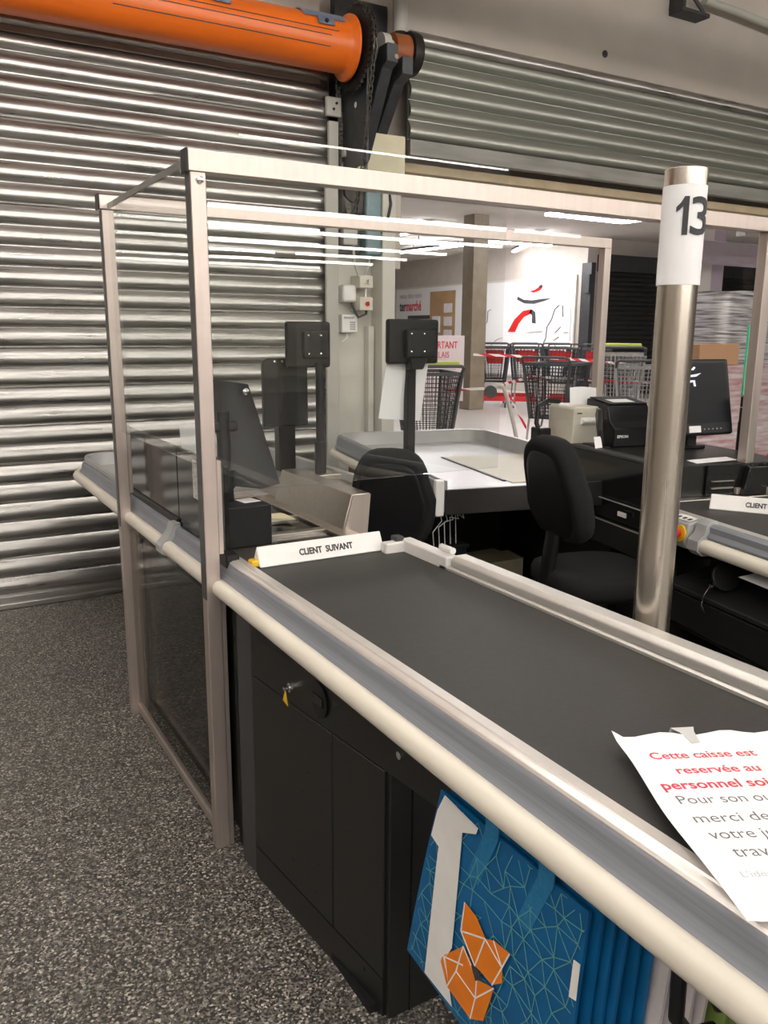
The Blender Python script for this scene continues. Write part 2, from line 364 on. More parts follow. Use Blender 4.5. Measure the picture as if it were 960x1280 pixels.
# sprocket + chain
b = B(); n = 44; ring = []
for k in range(n*2):
    r = .235 if k % 2 else .215; a = PI*k/n
    ring.append((2.50, 4.70-r*math.sin(a), 3.185+r*math.cos(a)))
b.prism(ring, (.018, 0, 0)); b.cyl((2.49, 4.70, 3.185), (2.60, 4.70, 3.185), .05, 20)
spk = obj('sprocket', b, iron, ot)
b = B(); pts = []
for k in range(20): pts.append((2.56, 4.45+.012*k*.3, 3.18-.05*k))
path = [Vector((2.525, 4.70-.24*math.sin(t), 3.185+.24*math.cos(t))) for t in [(-PI/2-.2)+.105*k for k in range(36)]]
fpath = [Vector((2.525, 4.46, 3.18)), Vector((2.56, 4.66, 2.55)), Vector((2.58, 4.80, 2.30))]
bpath = [Vector((2.525, 4.935, 3.13)), Vector((2.56, 4.93, 2.60)), Vector((2.60, 4.92, 2.30))]
def densify(p, step):
    out = []
    for a, c in zip(p[:-1], p[1:]):
        n = max(1, int((c-a).length/step)); out += [a+(c-a)*i/n for i in range(n)]
    return out+[p[-1]]
for pth in (path, densify(fpath, .026), densify(bpath, .026)):
    for i, (a, c) in enumerate(zip(pth[:-1], pth[1:])):
        d = (c-a).normalized()*.004; off = .011 if i % 2 else .006
        for s_ in (-1, 1): b.bar(a-d+Vector((s_*off, 0, 0)), c+d+Vector((s_*off, 0, 0)), .004, .016)
        b.cyl(a-Vector((.014, 0, 0)), a+Vector((.014, 0, 0)), .005, 6)
obj('drive_chain', b, chain_m, ot, label='greasy drive chain')
# bracket arms between the shutters
br = thing('bearing_bracket', 'black iron bearing bracket arms between the two shutters', 'bracket', (2.66, 4.75, 2.55))
obj('back_plate', B().box(2.56, 2.575, 4.62, 5.12, 2.55, 3.3, bev=.003).box(2.575, 2.95, 5.06, 5.12, 2.5, 3.6), iron_grey, br)
obj('arm', B().prism([(2.64, 4.9, 2.55), (2.64, 4.98, 2.55), (2.64, 4.62, 3.20), (2.64, 4.52, 3.20), (2.64, 4.52, 3.10), (2.64, 4.58, 3.08)], (.075, 0, 0), bev=.004), iron_grey, br)
obj('arm', B().prism([(2.77, 5.0, 2.62), (2.77, 5.08, 2.62), (2.77, 4.72, 3.14), (2.77, 4.56, 3.16), (2.77, 4.56, 3.06), (2.77, 4.66, 3.03)], (.075, 0, 0), bev=.004), iron_grey, br)
obj('arm', B().prism([(2.58, 4.98, 2.45), (2.58, 5.06, 2.45), (2.58, 4.86, 3.0), (2.58, 4.76, 3.0)], (.03, 0, 0), bev=.003), iron_grey, br)
obj('bearing', B().lathe([(.075, 0), (.075, .05), (.045, .055), (.045, .085), (.02, .09)], (2.70, 4.72, 3.24), 24, (1, 0, 0)), wall_g, br)
obj('bolt', B().cyl((2.70, 4.56, 3.13), (2.70, 4.515, 3.13), .014, 8).cyl((2.575, 4.75, 2.9), (2.555, 4.75, 2.9), .018, 8), chrome, br)
# right shutter, rolled half up
sr = thing('rolling_shutter', 'long half-raised corrugated shutter hanging over the gallery opening at right', 'shutter', (8, 4.96, 2.66))
obj('curtain', corrug(3.06, 23.5, 4.96, 2.80, 2.80+.122*5, .122, .034, 24, .002), galv2, sr, smooth=60)
obj('bottom_rail', B().box(3.06, 23.5, 4.93, 4.985, 2.70, 2.802, bev=.006), mat('dull_steel', (.26, .255, .235), .55, .5, noise=.2, nscale=5, stretch=(.4, 1, 4)), sr)
b = B(); b.lathe([(.10, 2.97), (.10, 3.03), (.13, 3.04), (.13, 3.055), (.085, 3.06), (.085, 23.4)], (0, 5.02, 3.40), 28, (1, 0, 0))
obj('roller_end', B().lathe([(.05, 2.86), (.10, 2.865), (.105, 2.975), (.05, 2.98)], (0, 4.87, 3.28), 28, (1, 0, 0)), orange_dk, sr, label='rusty orange roller end')
obj('roller_ring', B().lathe([(.07, 2.98), (.125, 2.982), (.13, 3.01), (.125, 3.045), (.07, 3.05)], (0, 4.87, 3.28), 28, (1, 0, 0)), iron, sr)
obj('top_lap', B().rings([[(x, 4.96+.05*math.cos(a), 3.405+.05*math.sin(a)) for a in [1.2+.35*k for k in range(9)]] for x in (3.06, 23.5)], closed=False).box(3.06, 23.5, 4.965, 4.99, 3.36, 3.44), galv, sr)
struct('trim_2', B().box(3.03, 24, 5.06, 5.22, 2.62, 2.68, bev=.003), mat('tan_lintel', (.50, .40, .26), .6, 0, noise=.1, nscale=10))
struct('trim_3', B().box(3.03, 24, 5.2, 5.3, 2.5, 3.4), wall_m)
# pipe and wall anchors above
pp = thing('wall_pipe', 'grey metal pipe with bracket high on the beige wall at top right', 'pipe', (6.0, 4.9, 4.03))
obj('pipe', B().tube([(5.72, 4.9, 4.10), (6.1, 4.9, 4.09), (8.5, 4.9, 3.95)], .03, 12), wall_g, pp)
obj('pipe_bracket', B().box(5.44, 5.75, 4.86, 5.0, 3.97, 4.0, bev=.004).box(5.44, 5.47, 4.86, 5.0, 4.0, 4.2).bar((5.75, 4.9, 3.99), (5.6, 4.98, 4.2), .02), iron_grey, pp)
for z in (3.60, 3.43):
    o = obj('wall_anchor', B().lathe([(.026, 0), (.026, .006), (.012, .010), (.012, .02), (.001, .022)], (4.80, 5.0, z), 14, (0, -1, 0)), iron_grey)
    tag(o, 'round wall anchor bolt on beige wall, the %s of the two' % ('upper' if z > 3.5 else 'lower'), 'bolt')
o = obj('riser_pipe', B().tube([(2.98, 4.94, 3.42), (2.98, 4.94, 4.6)], .045, 14), wall_g); tag(o, 'vertical grey pipe rising beside the shutter roller end', 'pipe')
o = obj('ceiling_beam', B().bar((2.2, 4.6, 3.50), (3.5, 4.2, 3.72), .14, .12), iron_grey); tag(o, 'dark steel beam above the orange tube end', 'beam')
# ------------------------------------------------------------------ pier equipment
def tagged(name, b, m, label, cat, group=None, smooth=35): return tag(obj(name, b, m, smooth=smooth), label, cat, group)
t = thing('shutter_motor', 'teal and black shutter gear motor in the wall recess behind the frame beams', 'motor', (2.72, 5.0, 2.0))
obj('gearbox', B().box(2.55, 2.72, 4.93, 5.08, 2.30, 2.53, bev=.02).cyl((2.62, 4.94, 2.43), (2.62, 4.90, 2.43), .06, 24), iron, t)
obj('motor_body', B().box(2.73, 2.85, 4.93, 5.08, 2.05, 2.52, bev=.02), teal, t)
obj('cooling_fins', B().box(2.725, 2.855, 4.925, 5.0, 2.08, 2.10), teal, t); obj('cooling_fins', B().box(2.725, 2.855, 4.925, 5.0, 2.24, 2.26), teal, t); obj('cooling_fins', B().box(2.725, 2.855, 4.925, 5.0, 2.17, 2.18), teal, t)
obj('warning_label', B().box(2.77, 2.82, 4.922, 4.93, 2.47, 2.51), yellow, t)
obj('control_cover', B().box(2.575, 2.68, 4.95, 5.08, 2.11, 2.25, bev=.008), wall_g, t)
obj('cover_frame', B().box(2.555, 2.72, 4.99, 5.082, 2.06, 2.30, bev=.004), dark_grey, t)
obj('cable', B().tube([(2.90, 4.95, 2.52), (2.91, 4.92, 2.38), (2.88, 4.92, 2.26), (2.84, 4.94, 2.2)], .010, 8), black_pl, t)
obj('cable', B().tube([(2.655, 4.97, 2.12), (2.66, 4.96, 2.0), (2.69, 4.96, 1.92), (2.74, 4.97, 1.92), (2.785, 4.99, 2.0), (2.79, 5.0, 2.06)], .009, 8), wall_g, t)
t = thing('cover_box', 'cream painted sheet metal cover box under the chain at the pier top', 'cover', (2.84, 4.9, 2.55))
obj('cover', B().box(2.70, 2.98, 4.86, 5.06, 2.56, 2.79, bev=.006), cream_paint, t)
obj('side_plate', B().box(2.64, 2.69, 4.88, 5.06, 2.52, 2.80, bev=.004), cream_paint, t)
obj('fixing_bracket', B().box(2.545, 2.66, 4.88, 4.92, 2.63, 2.68, bev=.004), wall_g, t)
for z0, z1, nm in ((1.845, 1.925, 'upper'), (1.70, 1.787, 'lower')):
    t = thing('switch_box', 'small beige %s switch box with key switch on the pier conduit' % nm, 'switch box', (2.745, 5.0, z0))
    obj('housing', B().box(2.695, 2.795, 4.95, 5.085, z0, z1, bev=.006), beige_pl, t)
    obj('key_switch', B().cyl((2.75, 4.95, (z0+z1)/2), (2.75, 4.938, (z0+z1)/2), .014, 14).box(2.747, 2.753, 4.925, 4.94, (z0+z1)/2-.014, (z0+z1)/2+.014), red if nm == 'lower' else chrome, t)
t = thing('junction_box', 'rounded white junction box left of the two switch boxes on the pier', 'junction box', (2.63, 5.06, 1.75))
obj('housing', B().box(2.595, 2.70, 5.0, 5.085, 1.752, 1.865, bev=.018), white_pl, t)
obj('cable', B().tube([(2.67, 5.04, 1.76), (2.68, 4.99, 1.69), (2.70, 4.98, 1.655), (2.76, 4.98, 1.68), (2.765, 4.99, 1.70)], .009, 8), dark_grey, t)
obj('conduit', B().box(2.755, 2.765, 4.985, 5.0, 1.787, 1.845), white_pl, t)
t = thing('alarm_keypad', 'white alarm keypad with small display hung on the pier below the boxes', 'keypad', (2.650, 5.05, 1.555))
obj('housing', B().box(2.595, 2.715, 5.02, 5.085, 1.555, 1.675, bev=.008), white_pl, t)
obj('display', B().box(2.610, 2.685, 5.016, 5.021, 1.645, 1.66), grey_pl, t)
for i in range(3):
    for j in range(4): obj('key', B().box(2.658+i*.014, 2.668+i*.014, 5.015, 5.021, 1.573+j*.015, 1.583+j*.015), grey_pl, t)
obj('cable', B().tube([(2.650, 5.05, 1.558), (2.650, 5.05, 1.52), (2.615, 5.06, 1.495)], .004, 6), white_pl, t)

# ================================================================== CHECKOUT 13 (foreground)
ck = thing('checkout_counter', 'long black checkout counter in front with dark conveyor belt and cream bumper tube', 'checkout counter', (1.1, 1.8, 0))
def plan_path(r_, x1, y0=-.45):
    """plan path of the counter outline : along -X side, round the far corner, to the right"""
    p = [(Vector((.772, y0)), Vector((-1, 0))), (Vector((.772, 1.0)), Vector((-1, 0))), (Vector((.772, 2.3)), Vector((-1, 0))), (Vector((.772, 4.47-r_)), Vector((-1, 0)))]
    for k in range(1, 10):
        a = PI/2*k/9; d = Vector((-math.cos(a), math.sin(a))); p.append((Vector((.772+r_, 4.47-r_))+d*r_, d))
    p.append((Vector((x1, 4.47)), Vector((0, 1)))); return p
def sweep(path, prof):
    return [[(p.x+n.x*o, p.y+n.y*o, z) for o, z in prof] for p, n in path]
pth = plan_path(.13, 1.74)
prof_band = [(-.012, .846), (.018, .844), (.025, .852), (.020, .859), (.016, .863), (.013, .870), (.011, .876), (.009, .888), (.006, .898), (-.002, .902), (-.012, .901)]
obj('bumper_band', B().rings(sweep(pth, prof_band)), rubber_grey, ck, label='grey vinyl bumper band', smooth=50)
prof_tube = [(.033+.0235*math.cos(a), .8315+.0245*math.sin(a)) for a in [2*PI*k/16 for k in range(16)]]
obj('bumper_tube', B().rings(sweep(pth, prof_tube)), cream, ck, label='cream bumper tube', smooth=60)
prof_car = [(-.03, .80), (.012, .80), (.012, .856), (-.03, .856)]
obj('bumper_carrier', B().rings(sweep(pth, prof_car)), black_pl, ck)
# near trim (silver) beside belt
obj('side_trim', B().prism([(.769, -.45, .872), (.769, -.45, .902), (.772, -.45, .906), (.774, -.45, .9045), (.777, -.45, .9075), (.785, -.45, .909), (.787, -.45, .9065), (.790, -.45, .9095), (.812, -.45, .9085), (.819, -.45, .902), (.819, -.45, .872)], (0, 2.72, 0)), mat('silver_trim', (.80, .76, .72), .3, .55, noise=.03, nscale=30), ck)
obj('conveyor_belt', B().rings([[(x, 2.145+dy, .8945+dz) for dy, dz in [(-2.6, 0), (0, 0), (.018, -.006), (.026, -.02), (.018, -.034), (0, -.04), (-2.6, -.04)]] for x in (.8205, 1.292)]), belt_m, ck, label='dark grey rubber conveyor belt')
obj('belt_bed', B().box(.80, 1.31, -.45, 2.10, .80, .850), black_lam, ck)
# right rail
b = B().box(1.293, 1.345, -.45, 1.90, .86, .905, bev=.004).prism([(1.300, -.45, .905), (1.300, -.45, .925), (1.312, -.45, .937), (1.352, -.45, .937), (1.352, -.45, .86), (1.345, -.45, .86), (1.345, -.45, .905)], (0, 2.30, 0), bev=.003)
obj('rail', b, alu_rail, ck, label='silver right-hand belt rail')
obj('rail_end', B().box(1.293, 1.335, 1.86, 2.12, .86, .930, bev=.005).box(1.23, 1.335, 2.09, 2.125, .86, .926, bev=.004), mat('pale_rail_end', (.80, .78, .74), .45, .1, noise=.03), ck)
obj('sensor_cap', B().cyl((1.322, 1.93, .943), (1.322, 1.87, .943), .010, 14), white_pl, ck)
obj('joint_cover', B().box(1.27, 1.30, 2.10, 2.135, .90, .94, bev=.003), dark_grey, ck)
# end plate between belt and scanner
obj('end_plate', B().box(.80, 1.32, 2.172, 2.23, .85, .893, bev=.003), steel_h, ck)
# cabinet under belt (slightly skewed front)
M0 = None
def slab(y0, y1, z0, z1, th=.02, off=0.0):
    f = lambda y: .822-(y-1.40)*.1005+off
    return [(f(y0), y0, z0), (f(y1), y1, z0), (f(y1)+th, y1, z0), (f(y0)+th, y0, z0)], (0, 0, z1-z0)
b = B(); b.prism([(.842, 1.405, 0), (.775, 2.10, 0), (.775, 2.2, 0), (1.29, 2.2, 0), (1.29, 1.405, 0)], (0, 0, .80))
cab = obj('cabinet_body', b, black_lam, ck)
d1 = obj('cabinet_door', B().prism(*slab(1.612, 2.02, .10, .625), bev=.0025), black_lam, ck)
d2 = obj('cabinet_door', B().prism(*slab(1.40, 1.608, .10, .625), bev=.0025), black_lam, ck)
hd = obj('header_panel', B().prism(*slab(1.17, 2.02, .628, .80, .02), bev=.002), black_lam, ck)
obj('side_post', B().prism(*slab(2.03, 2.115, 0, .80, .03, .004), bev=.002), dark_grey, ck)
obj('end_panel', B().box(.83, 1.29, 1.385, 1.404, 0, .80, bev=.002), black_lam, ck)
obj('end_seam', B().box(.885, .888, 1.383, 1.386, 0, .8), black_gloss, ck)
obj('plinth', B().box(.80, 1.29, 1.42, 2.18, 0, .02), black_matt, ck)
def fx(y): return .822-(y-1.40)*.1005
lk = obj('lock', B().lathe([(.013, 0), (.013, .006), (.006, .008), (.006, .02), (.001, .021)], (fx(1.80), 1.80, .672), 14, (-1, 0, 0)), chrome, hd, label='chrome lock with key')
sk = obj('socket_recess', B().lathe([(.045, 0), (.045, .0025), (.042, .003)], (fx(1.665), 1.665, .690), 30, (-1, 0, 0)), black_pl, hd)
obj('warning_tag', B().prism([(fx(1.80)-.018, 1.808, .640), (fx(1.80)-.018, 1.778, .634), (fx(1.80)-.016, 1.797, .668)], (-.002, 0, 0)), yellow, ck, label='small yellow warning triangle tag')
obj('display_slot', B().box(fx(1.665)-.006, fx(1.665), 1.64, 1.69, .678, .702), black_gloss, ck)
obj('panel_screw', B().lathe([(.009, 0), (.009, .004), (.003, .006)], (fx(1.345), 1.345, .688), 12, (-1, 0, 0)), chrome, ck)
obj('vent_slot', B().prism(*slab(1.70, 1.98, .745, .79, .01, -.001)), black_gloss, ck)
obj('kick_panel', B().prism(*slab(1.40, 2.02, 0, .098)), black_lam, ck)
# end support behind the bag rack (towards customer entry)
obj('entry_support', B().box(.86, 1.29, -.44, .12, 0, .80, bev=.004), black_lam, ck)
# lower panels between posts, upper dark panel
obj('lower_panel', B().box(.768, .785, 2.30, 3.215, .06, .80, bev=.002), black_gloss, ck)
obj('corner_upright', B().box(.758, .80, 3.225, 3.268, .0, .80, bev=.002), steel_h, ck)
obj('far_support', B().box(1.30, 1.70, 3.27, 4.20, 0, .82).box(.80, 1.30, 3.27, 3.32, 0, .82), black_lam, ck)
obj('scanner_base', B().box(.80, 1.40, 2.22, 3.25, 0, .82), black_lam, ck)
up1 = obj('upper_panel', B().box(.786, .800, 2.27, 2.735, .902, 1.172, bev=.002), black_gloss, ck)
up2 = obj('upper_panel', B().box(.786, .800, 2.742, 3.46, .902, 1.172, bev=.002), black_gloss, ck)
obj('panel_foot', B().box(.778, .806, 2.74, 3.46, .895, .925, bev=.003), black_pl, ck)
b = B().rings(sweep([(Vector((.772, 2.715)), Vector((-1, 0))), (Vector((.772, 2.775)), Vector((-1, 0)))], [(-.010, .80), (.035, .80), (.062, .815), (.063, .84), (.035, .868), (.024, .885), (.014, .912), (-.010, .914)]))
obj('joint_sleeve', b, grey_pl, ck, label='grey joint sleeve over the bumper')
obj('bracket', B().box(.76, .80, 2.195, 2.26, .885, .925, bev=.003), black_pl, ck)
# bagging tray 13
tray_prof = [(-.012, .862), (-.004, .862), (-.004, .925), (-.010, .932), (-.022, .926), (-.026, .874), (-.03, .862)]
p2 = [(p, n) for p, n in plan_path(.13, 1.74, 3.47)][0:1]+[(p, n) for p, n in plan_path(.13, 1.74, 3.47) if p.y > 3.6]
obj('tray_rim', B().rings(sweep(p2, tray_prof)), lt_grey, ck)
obj('bagging_tray', B().box(.80, 1.74, 3.25, 4.44, .845, .868, bev=.003), lt_grey, ck)
obj('tray_side', B().box(1.70, 1.735, 2.95, 4.45, .86, .935, bev=.006), lt_grey, ck)
# scanner plate with glass
b = B().box(.80, 1.33, 2.235, 2.27, .84, .872, bev=.002).box(.80, .99, 2.27, 3.24, .84, .872).box(1.26, 1.33, 2.27, 3.24, .84, .872, bev=.002).box(.99, 1.26, 2.56, 2.60, .84, .872, bev=.002).box(.99, 1.26, 3.05, 3.24, .84, .872).box(.99, 1.26, 2.80, 2.83, .84, .872)
obj('scanner_plate', b, steel_h, ck)
obj('scanner_glass', B().box(1.0, 1.25, 2.27, 2.56, .835, .860).box(1.0, 1.25, 2.60, 2.80, .835, .860).box(1.0, 1.25, 2.83, 3.05, .835, .860), black_gloss, ck)
# steel scanner tower to the right
b = B().prism([(1.30, 2.52, .855), (1.34, 2.52, .995), (1.415, 2.52, .995), (1.40, 2.52, .83)], (0, .62, 0), bev=.003)
tw = obj('scanner_tower', b, steel_h, ck)
obj('tower_end', B().prism([(1.305, 2.513, .855), (1.342, 2.513, .992), (1.412, 2.513, .992), (1.398, 2.513, .83)], (0, .006, 0)), alu, tw)
obj('tower_shelf', B().box(1.41, 1.70, 3.05, 3.65, .83, .90, bev=.004).box(1.34, 1.415, 3.14, 3.65, .83, .955, bev=.004), steel_h, ck)

# ---- things on counter 13
dv = thing('lane_divider', 'white triangular next-customer bar across the far end of the front belt', 'lane divider', (1.04, 2.15, .8955))
def divider(parent, M, txt=True):
    b = B().prism([(-.205, -.030, 0), (-.205, .030, 0), (-.205, 0, .058)], (.41, 0, 0), bev=.003, M=M)
    body = obj('bar', b, white_pl, parent)
    n = Vector((0, -.058, .030)).normalized(); upv = Vector((0, .030, .058)).normalized()
    o0 = Vector((-.078, -.030, 0))+upv*.022+n*.0008
    tb = text_b('CLIENT  SUIVANT', .0265, M @ frame_m(o0, (1, 0, 0), upv), .0004, .84, .0009)
    obj('lettering', tb, dark_ink, body, label='black letters CLIENT SUIVANT')
    return body
divider(dv, Matrix.Translation((1.04, 2.155, .8955)) @ Matrix.Rotation(math.radians(.5), 4, 'Z'))
obj('end_tab', B().box(.815, .838, 2.135, 2.17, .896, .916, bev=.004), yellow, dv, label='yellow end tab')
# paper notice
paper_ink = mat('grey_print', (.15, .15, .16), .7, 0, noise=.05, nscale=200)
pn = thing('paper_notice', 'large white paper notice with red and grey lines lying on the front belt', 'notice', (1.0, .65, .91))
A0 = Vector((.931, .867, 0)); D1 = Vector((.904, -.4275, 0)).normalized(); D2 = Vector((D1.y, -D1.x, 0))
rows = []
for i in range(22):
    r = []
    for j in range(15):
        s_, t_ = .28*j/14, .42*i/21
        z = .9125+.009*max(0, 1-s_/.022)**2*(.6+.4*math.sin(t_*22+1)) + .012*max(0, 1-t_/.035)**2*(.4+.6*math.sin(s_*30+2.2)**2)
        s2 = s_+.004*math.sin(t_*17)*max(0, 1-s_/.05)
        p = A0+D1*s2+D2*t_; r.append((p.x, p.y, z))
    rows.append(r)
sheet_o = obj('sheet', B().sheet(rows, .0006), paper, pn, smooth=80)
for tx, s0, t0, sz, mm, bd, sxx in (('Cette caisse est', .042, .063, .0285, red_ink, .0004, .93), ('reservée au', .064, .107, .0285, red_ink, .0004, .98), ('personnel soin', .024, .148, .031, red_ink, .0006, .97),
                       ('Pour son ou', .031, .186, .030, dark_ink, -.0002, .93), ('merci de', .0325, .231, .030, dark_ink, -.0002, 1.02), ('votre ju', .038, .268, .030, dark_ink, -.0002, .95), ('trav', .051, .306, .031, dark_ink, -.0002, .95), ('L\'idée', .038, .345, .016, grey_ink, -.0003, 1.1)):
    o0 = A0+D1*s0+D2*t0; o0.z = .9131
    obj('lettering', text_b(tx, sz, frame_m(o0, D1, -D2), .0002, sxx, bd), paper_ink if mm is dark_ink else mm, pn, label=('red' if mm is red_ink else 'grey')+' printed line')
ph = A0+D1*.125-D2*.02; ph2 = A0+D1*.13+D2*.02
o = obj('hang_tab', B().sheet([[(ph.x-.018, ph.y+.008, .9125), (ph.x+.018, ph.y-.008, .9125)], [(ph.x-.017, ph.y+.006, .921), (ph.x+.019, ph.y-.010, .921)], [(ph.x-.013, ph.y-.010, .919), (ph.x+.010, ph.y-.018, .919)], [(ph2.x-.005, ph2.y, .9155), (ph2.x+.008, ph2.y-.004, .9155)]], .0012), mat('clear_plastic_tab', (.70, .70, .69), .15, .1, noise=.05), pn, label='clear plastic hanging tab')
# black terminal box and rear display
tb_ = thing('terminal_box', 'black box with papers on top beside the near frame post', 'box', (.925, 2.54, .872))
obj('housing', B().box(.842, 1.008, 2.45, 2.66, .872, 1.006, bev=.004), black_matt, tb_)
mo = thing('till_monitor', 'black tilted till monitor seen from behind, on the black terminal box', 'monitor', (.90, 2.57, 1.0))
obj('column', B().cyl((.896, 2.575, 1.006), (.896, 2.575, 1.10), .028, 20).cyl((.896, 2.575, 1.10), (.896, 2.575, 1.30), .022, 20).cyl((.896, 2.575, 1.05), (.896, 2.575, 1.11), .033, 20), black_pl, mo)
obj('clamp', B().box(.855, .945, 2.56, 2.62, 1.235, 1.27, bev=.01).cyl((.955, 2.585, 1.12), (.925, 2.585, 1.12), .012, 12), black_pl, mo)
rows = []
for i in range(9):
    t_ = i/8; z = 1.40-.34*t_; xl = .872+.02*t_; xr = 1.035+.05*t_**1.3-.02*(1-t_)**4; y = 2.66-.09*t_
    rows.append([(xl, y-.02*math.sin(PI*.1), z-.0), (xl+.3*(xr-xl), y-.045, z-.004), (xl+.7*(xr-xl), y-.045, z-.012), (xr, y-.01, z-.02-.01*math.sin(t_*5))])
obj('rear_shell', B().sheet(rows, -.035), black_pl, mo, smooth=50)
obj('knob', B().lathe([(.011, 0), (.011, .008), (.002, .012)], (.985, 2.60, 1.36), 14, (0, -1, 0)).lathe([(.009, 0), (.009, .008), (.002, .01)], (.945, 2.57, 1.10), 14, (0, -1, 0)), chrome, mo)
# customer display with touchscreen behind
cd = thing('customer_display', 'black customer display on a pole left of the pier, behind the clear screen', 'display', (1.63, 3.37, .90))
obj('base_plate', B().box(1.56, 1.74, 3.30, 3.44, .90, .925, bev=.003), steel_h, cd, label='steel base plate')
obj('pole', B().cyl((1.63, 3.37, .925), (1.63, 3.37, 1.07), .026, 18).cyl((1.63, 3.37, 1.07), (1.63, 3.37, 1.42), .019, 18), black_pl, cd)
obj('head', B().box(1.475, 1.69, 3.375, 3.405, 1.40, 1.60, bev=.012).box(1.55, 1.67, 3.355, 3.38, 1.44, 1.56, bev=.008), black_pl, cd)
b = B()
for x, z in ((1.57, 1.54), (1.63, 1.54), (1.57, 1.46), (1.63, 1.46)): b.lathe([(.005, 0), (.005, .004), (.001, .005)], (x, 3.355, z), 8, (0, -1, 0))
obj('screws', b, chrome, cd)
ts = thing('touch_monitor', 'dark touch monitor back below the customer display at the front checkout', 'monitor', (1.46, 3.46, .90))
obj('rear_shell', B().prism([(1.385, 3.43, 1.14), (1.60, 3.43, 1.14), (1.60, 3.43, 1.44), (1.41, 3.43, 1.44), (1.385, 3.43, 1.42)], (0, .03, 0), bev=.006), black_pl, ts)
obj('stand', B().box(1.46, 1.54, 3.44, 3.50, .90, 1.2, bev=.005).box(1.42, 1.60, 3.42, 3.54, .90, .915, bev=.003), black_pl, ts)
obj('screws', B().lathe([(.007, 0), (.007, .004), (.001, .006)], (1.44, 3.43, 1.425), 8, (0, -1, 0)).lathe([(.006, 0), (.006, .004), (.001, .006)], (1.475, 3.43, 1.428), 8, (0, -1, 0)), chrome, ts)
# papers etc
def curl(p0, du, dv, n, f, th=.0006):
    p0 = Vector(p0); du = Vector(du); dv = Vector(dv)
    return B().sheet([[p0+du*(j/n)+dv*(i/n)+Vector((0, 0, f(i/n, j/n))) for j in range(n+1)] for i in range(n+1)], th)
o = obj('loose_paper', curl((.96, 2.70, .875), (.12, .02, 0), (-.02, .16, 0), 6, lambda a, c: .09*(1-c)**2*a), paper); tag(o, 'curled white paper behind the black terminal box', 'paper')
o = obj('price_card', curl((.935, 2.50, 1.0075), (.06, .01, 0), (-.01, .07, 0), 2, lambda a, c: 0), paper); tag(o, 'small printed card lying on the black terminal box', 'card')
o = obj('price_card', curl((.93, 2.585, 1.0075), (.07, .0, 0), (.0, .06, 0), 2, lambda a, c: 0), mat('pinkish_paper', (.72, .62, .55), .8, 0, noise=.05)); tag(o, 'pale pink slip lying at the back of the terminal box', 'card')
b = B(); n = 9
b.prism([(1.04, 2.86, .873), (1.22, 2.74, .873)]+[(1.22-.18*k/n/1+.006*(k % 2)*2, 2.86-.02+.012*(k % 2)+.11*k/n, .873) for k in range(n+1)], (0, 0, .004))
o = obj('coupon_strip', b, mat('cream_card', (.75, .68, .45), .8, 0, noise=.05)); tag(o, 'cream zigzag-edged coupon strip on the scanner plate', 'coupon')
t = thing('receipt_printer', 'receipt printer behind the dark side panel with white paper sticking up', 'printer', (.93, 2.98, .872))
obj('housing', B().box(.84, 1.0, 2.86, 3.12, .872, 1.10, bev=.01), black_pl, t)
obj('paper_roll', curl((.862, 2.93, 1.10), (.075, -.02, 0), (0, .02, .12), 5, lambda a, c: .01*math.sin(c*3)), paper, t, label='white receipt paper')
o = obj('plastic_bag', curl((.81, 2.78, 1.10), (.09, .03, 0), (-.0, .42, 0), 9, lambda a, c: .012*math.sin(a*17+c*9)+.012*math.sin(c*13), .0008), mat('clear_film', (.60, .58, .54), .12, .2, noise=.1, nscale=20)); tag(o, 'crumpled clear plastic film lying behind the dark side panel', 'plastic bag')
o = obj('leaflet', B().box(.7835, .785, 2.43, 2.56, 1.03, 1.155), mat('printed_leaflet', (.62, .60, .57), .8, 0, noise=.25, nscale=160, stretch=(1, .3, 1))); tag(o, 'small printed leaflet stuck on the dark side panel by the near post', 'leaflet')
# ------------------------------------------------------------------ protective frame
fr = thing('protective_frame', 'brushed aluminium protective frame with clear acrylic panes straddling the checkouts', 'protective screen', (.72, 2.7, 0))
def post(y, ztop):
    b = B().box(.700, .742, y, y+.042, 0, ztop, bev=.002)
    p = obj('post', b, alu, fr)
    obj('flange', B().box(.7422, .757, y+.004, y+.03, 0, .79, bev=.0015).box(.7422, .757, y+.004, y+.03, .93, 1.20, bev=.0015), alu, p)
    obj('foot_bolt', B().cyl((.758, y+.02, .04), (.766, y+.02, .04), .010, 10).cyl((.758, y+.02, .065), (.764, y+.02, .065), .007, 10), chrome, p)
    obj('dark_reflection_strip', B().box(.6985, .7002, y+.001, y+.041, .80, ztop-.002), side_reflection, p, label='strip coloured as the dark reflection on the post side')
side_reflection = mat('painted_dark_reflection', (.075, .07, .066), .4, .2, noise=.15, nscale=30)  # dark reflection on the posts' outer side, put into a thin strip's colour
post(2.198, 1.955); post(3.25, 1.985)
obj('pane_edge', B().box(.7205, .7285, 2.242, 3.248, 1.988, 2.006), mat('smoky_acrylic_edge', (.17, .17, .155), .3, 0, noise=.2, nscale=6), fr, label='smoky top edge of the side pane')
obj('beam', B().box(.695, 3.092, 2.196, 2.240, 1.955, 2.008, bev=.002), alu, fr)
obj('beam', B().box(.693, 3.245, 3.248, 3.292, 1.986, 2.036, bev=.002), alu, fr)
obj('end_cap', B().box(.690, .695, 2.194, 2.242, 1.953, 2.010), black_pl, fr)
obj('end_cap', B().box(.688, .693, 3.246, 3.294, 1.984, 2.038), black_pl, fr)
obj('post', B().box(3.04, 3.09, 2.196, 2.24, .93, 1.955, bev=.002), alu, fr)
obj('post', B().box(3.20, 3.245, 3.248, 3.292, .90, 1.986, bev=.002), alu, fr)
obj('post_foot', B().box(2.98, 3.14, 2.18, 2.26, .902, .93, bev=.003), alu, fr)
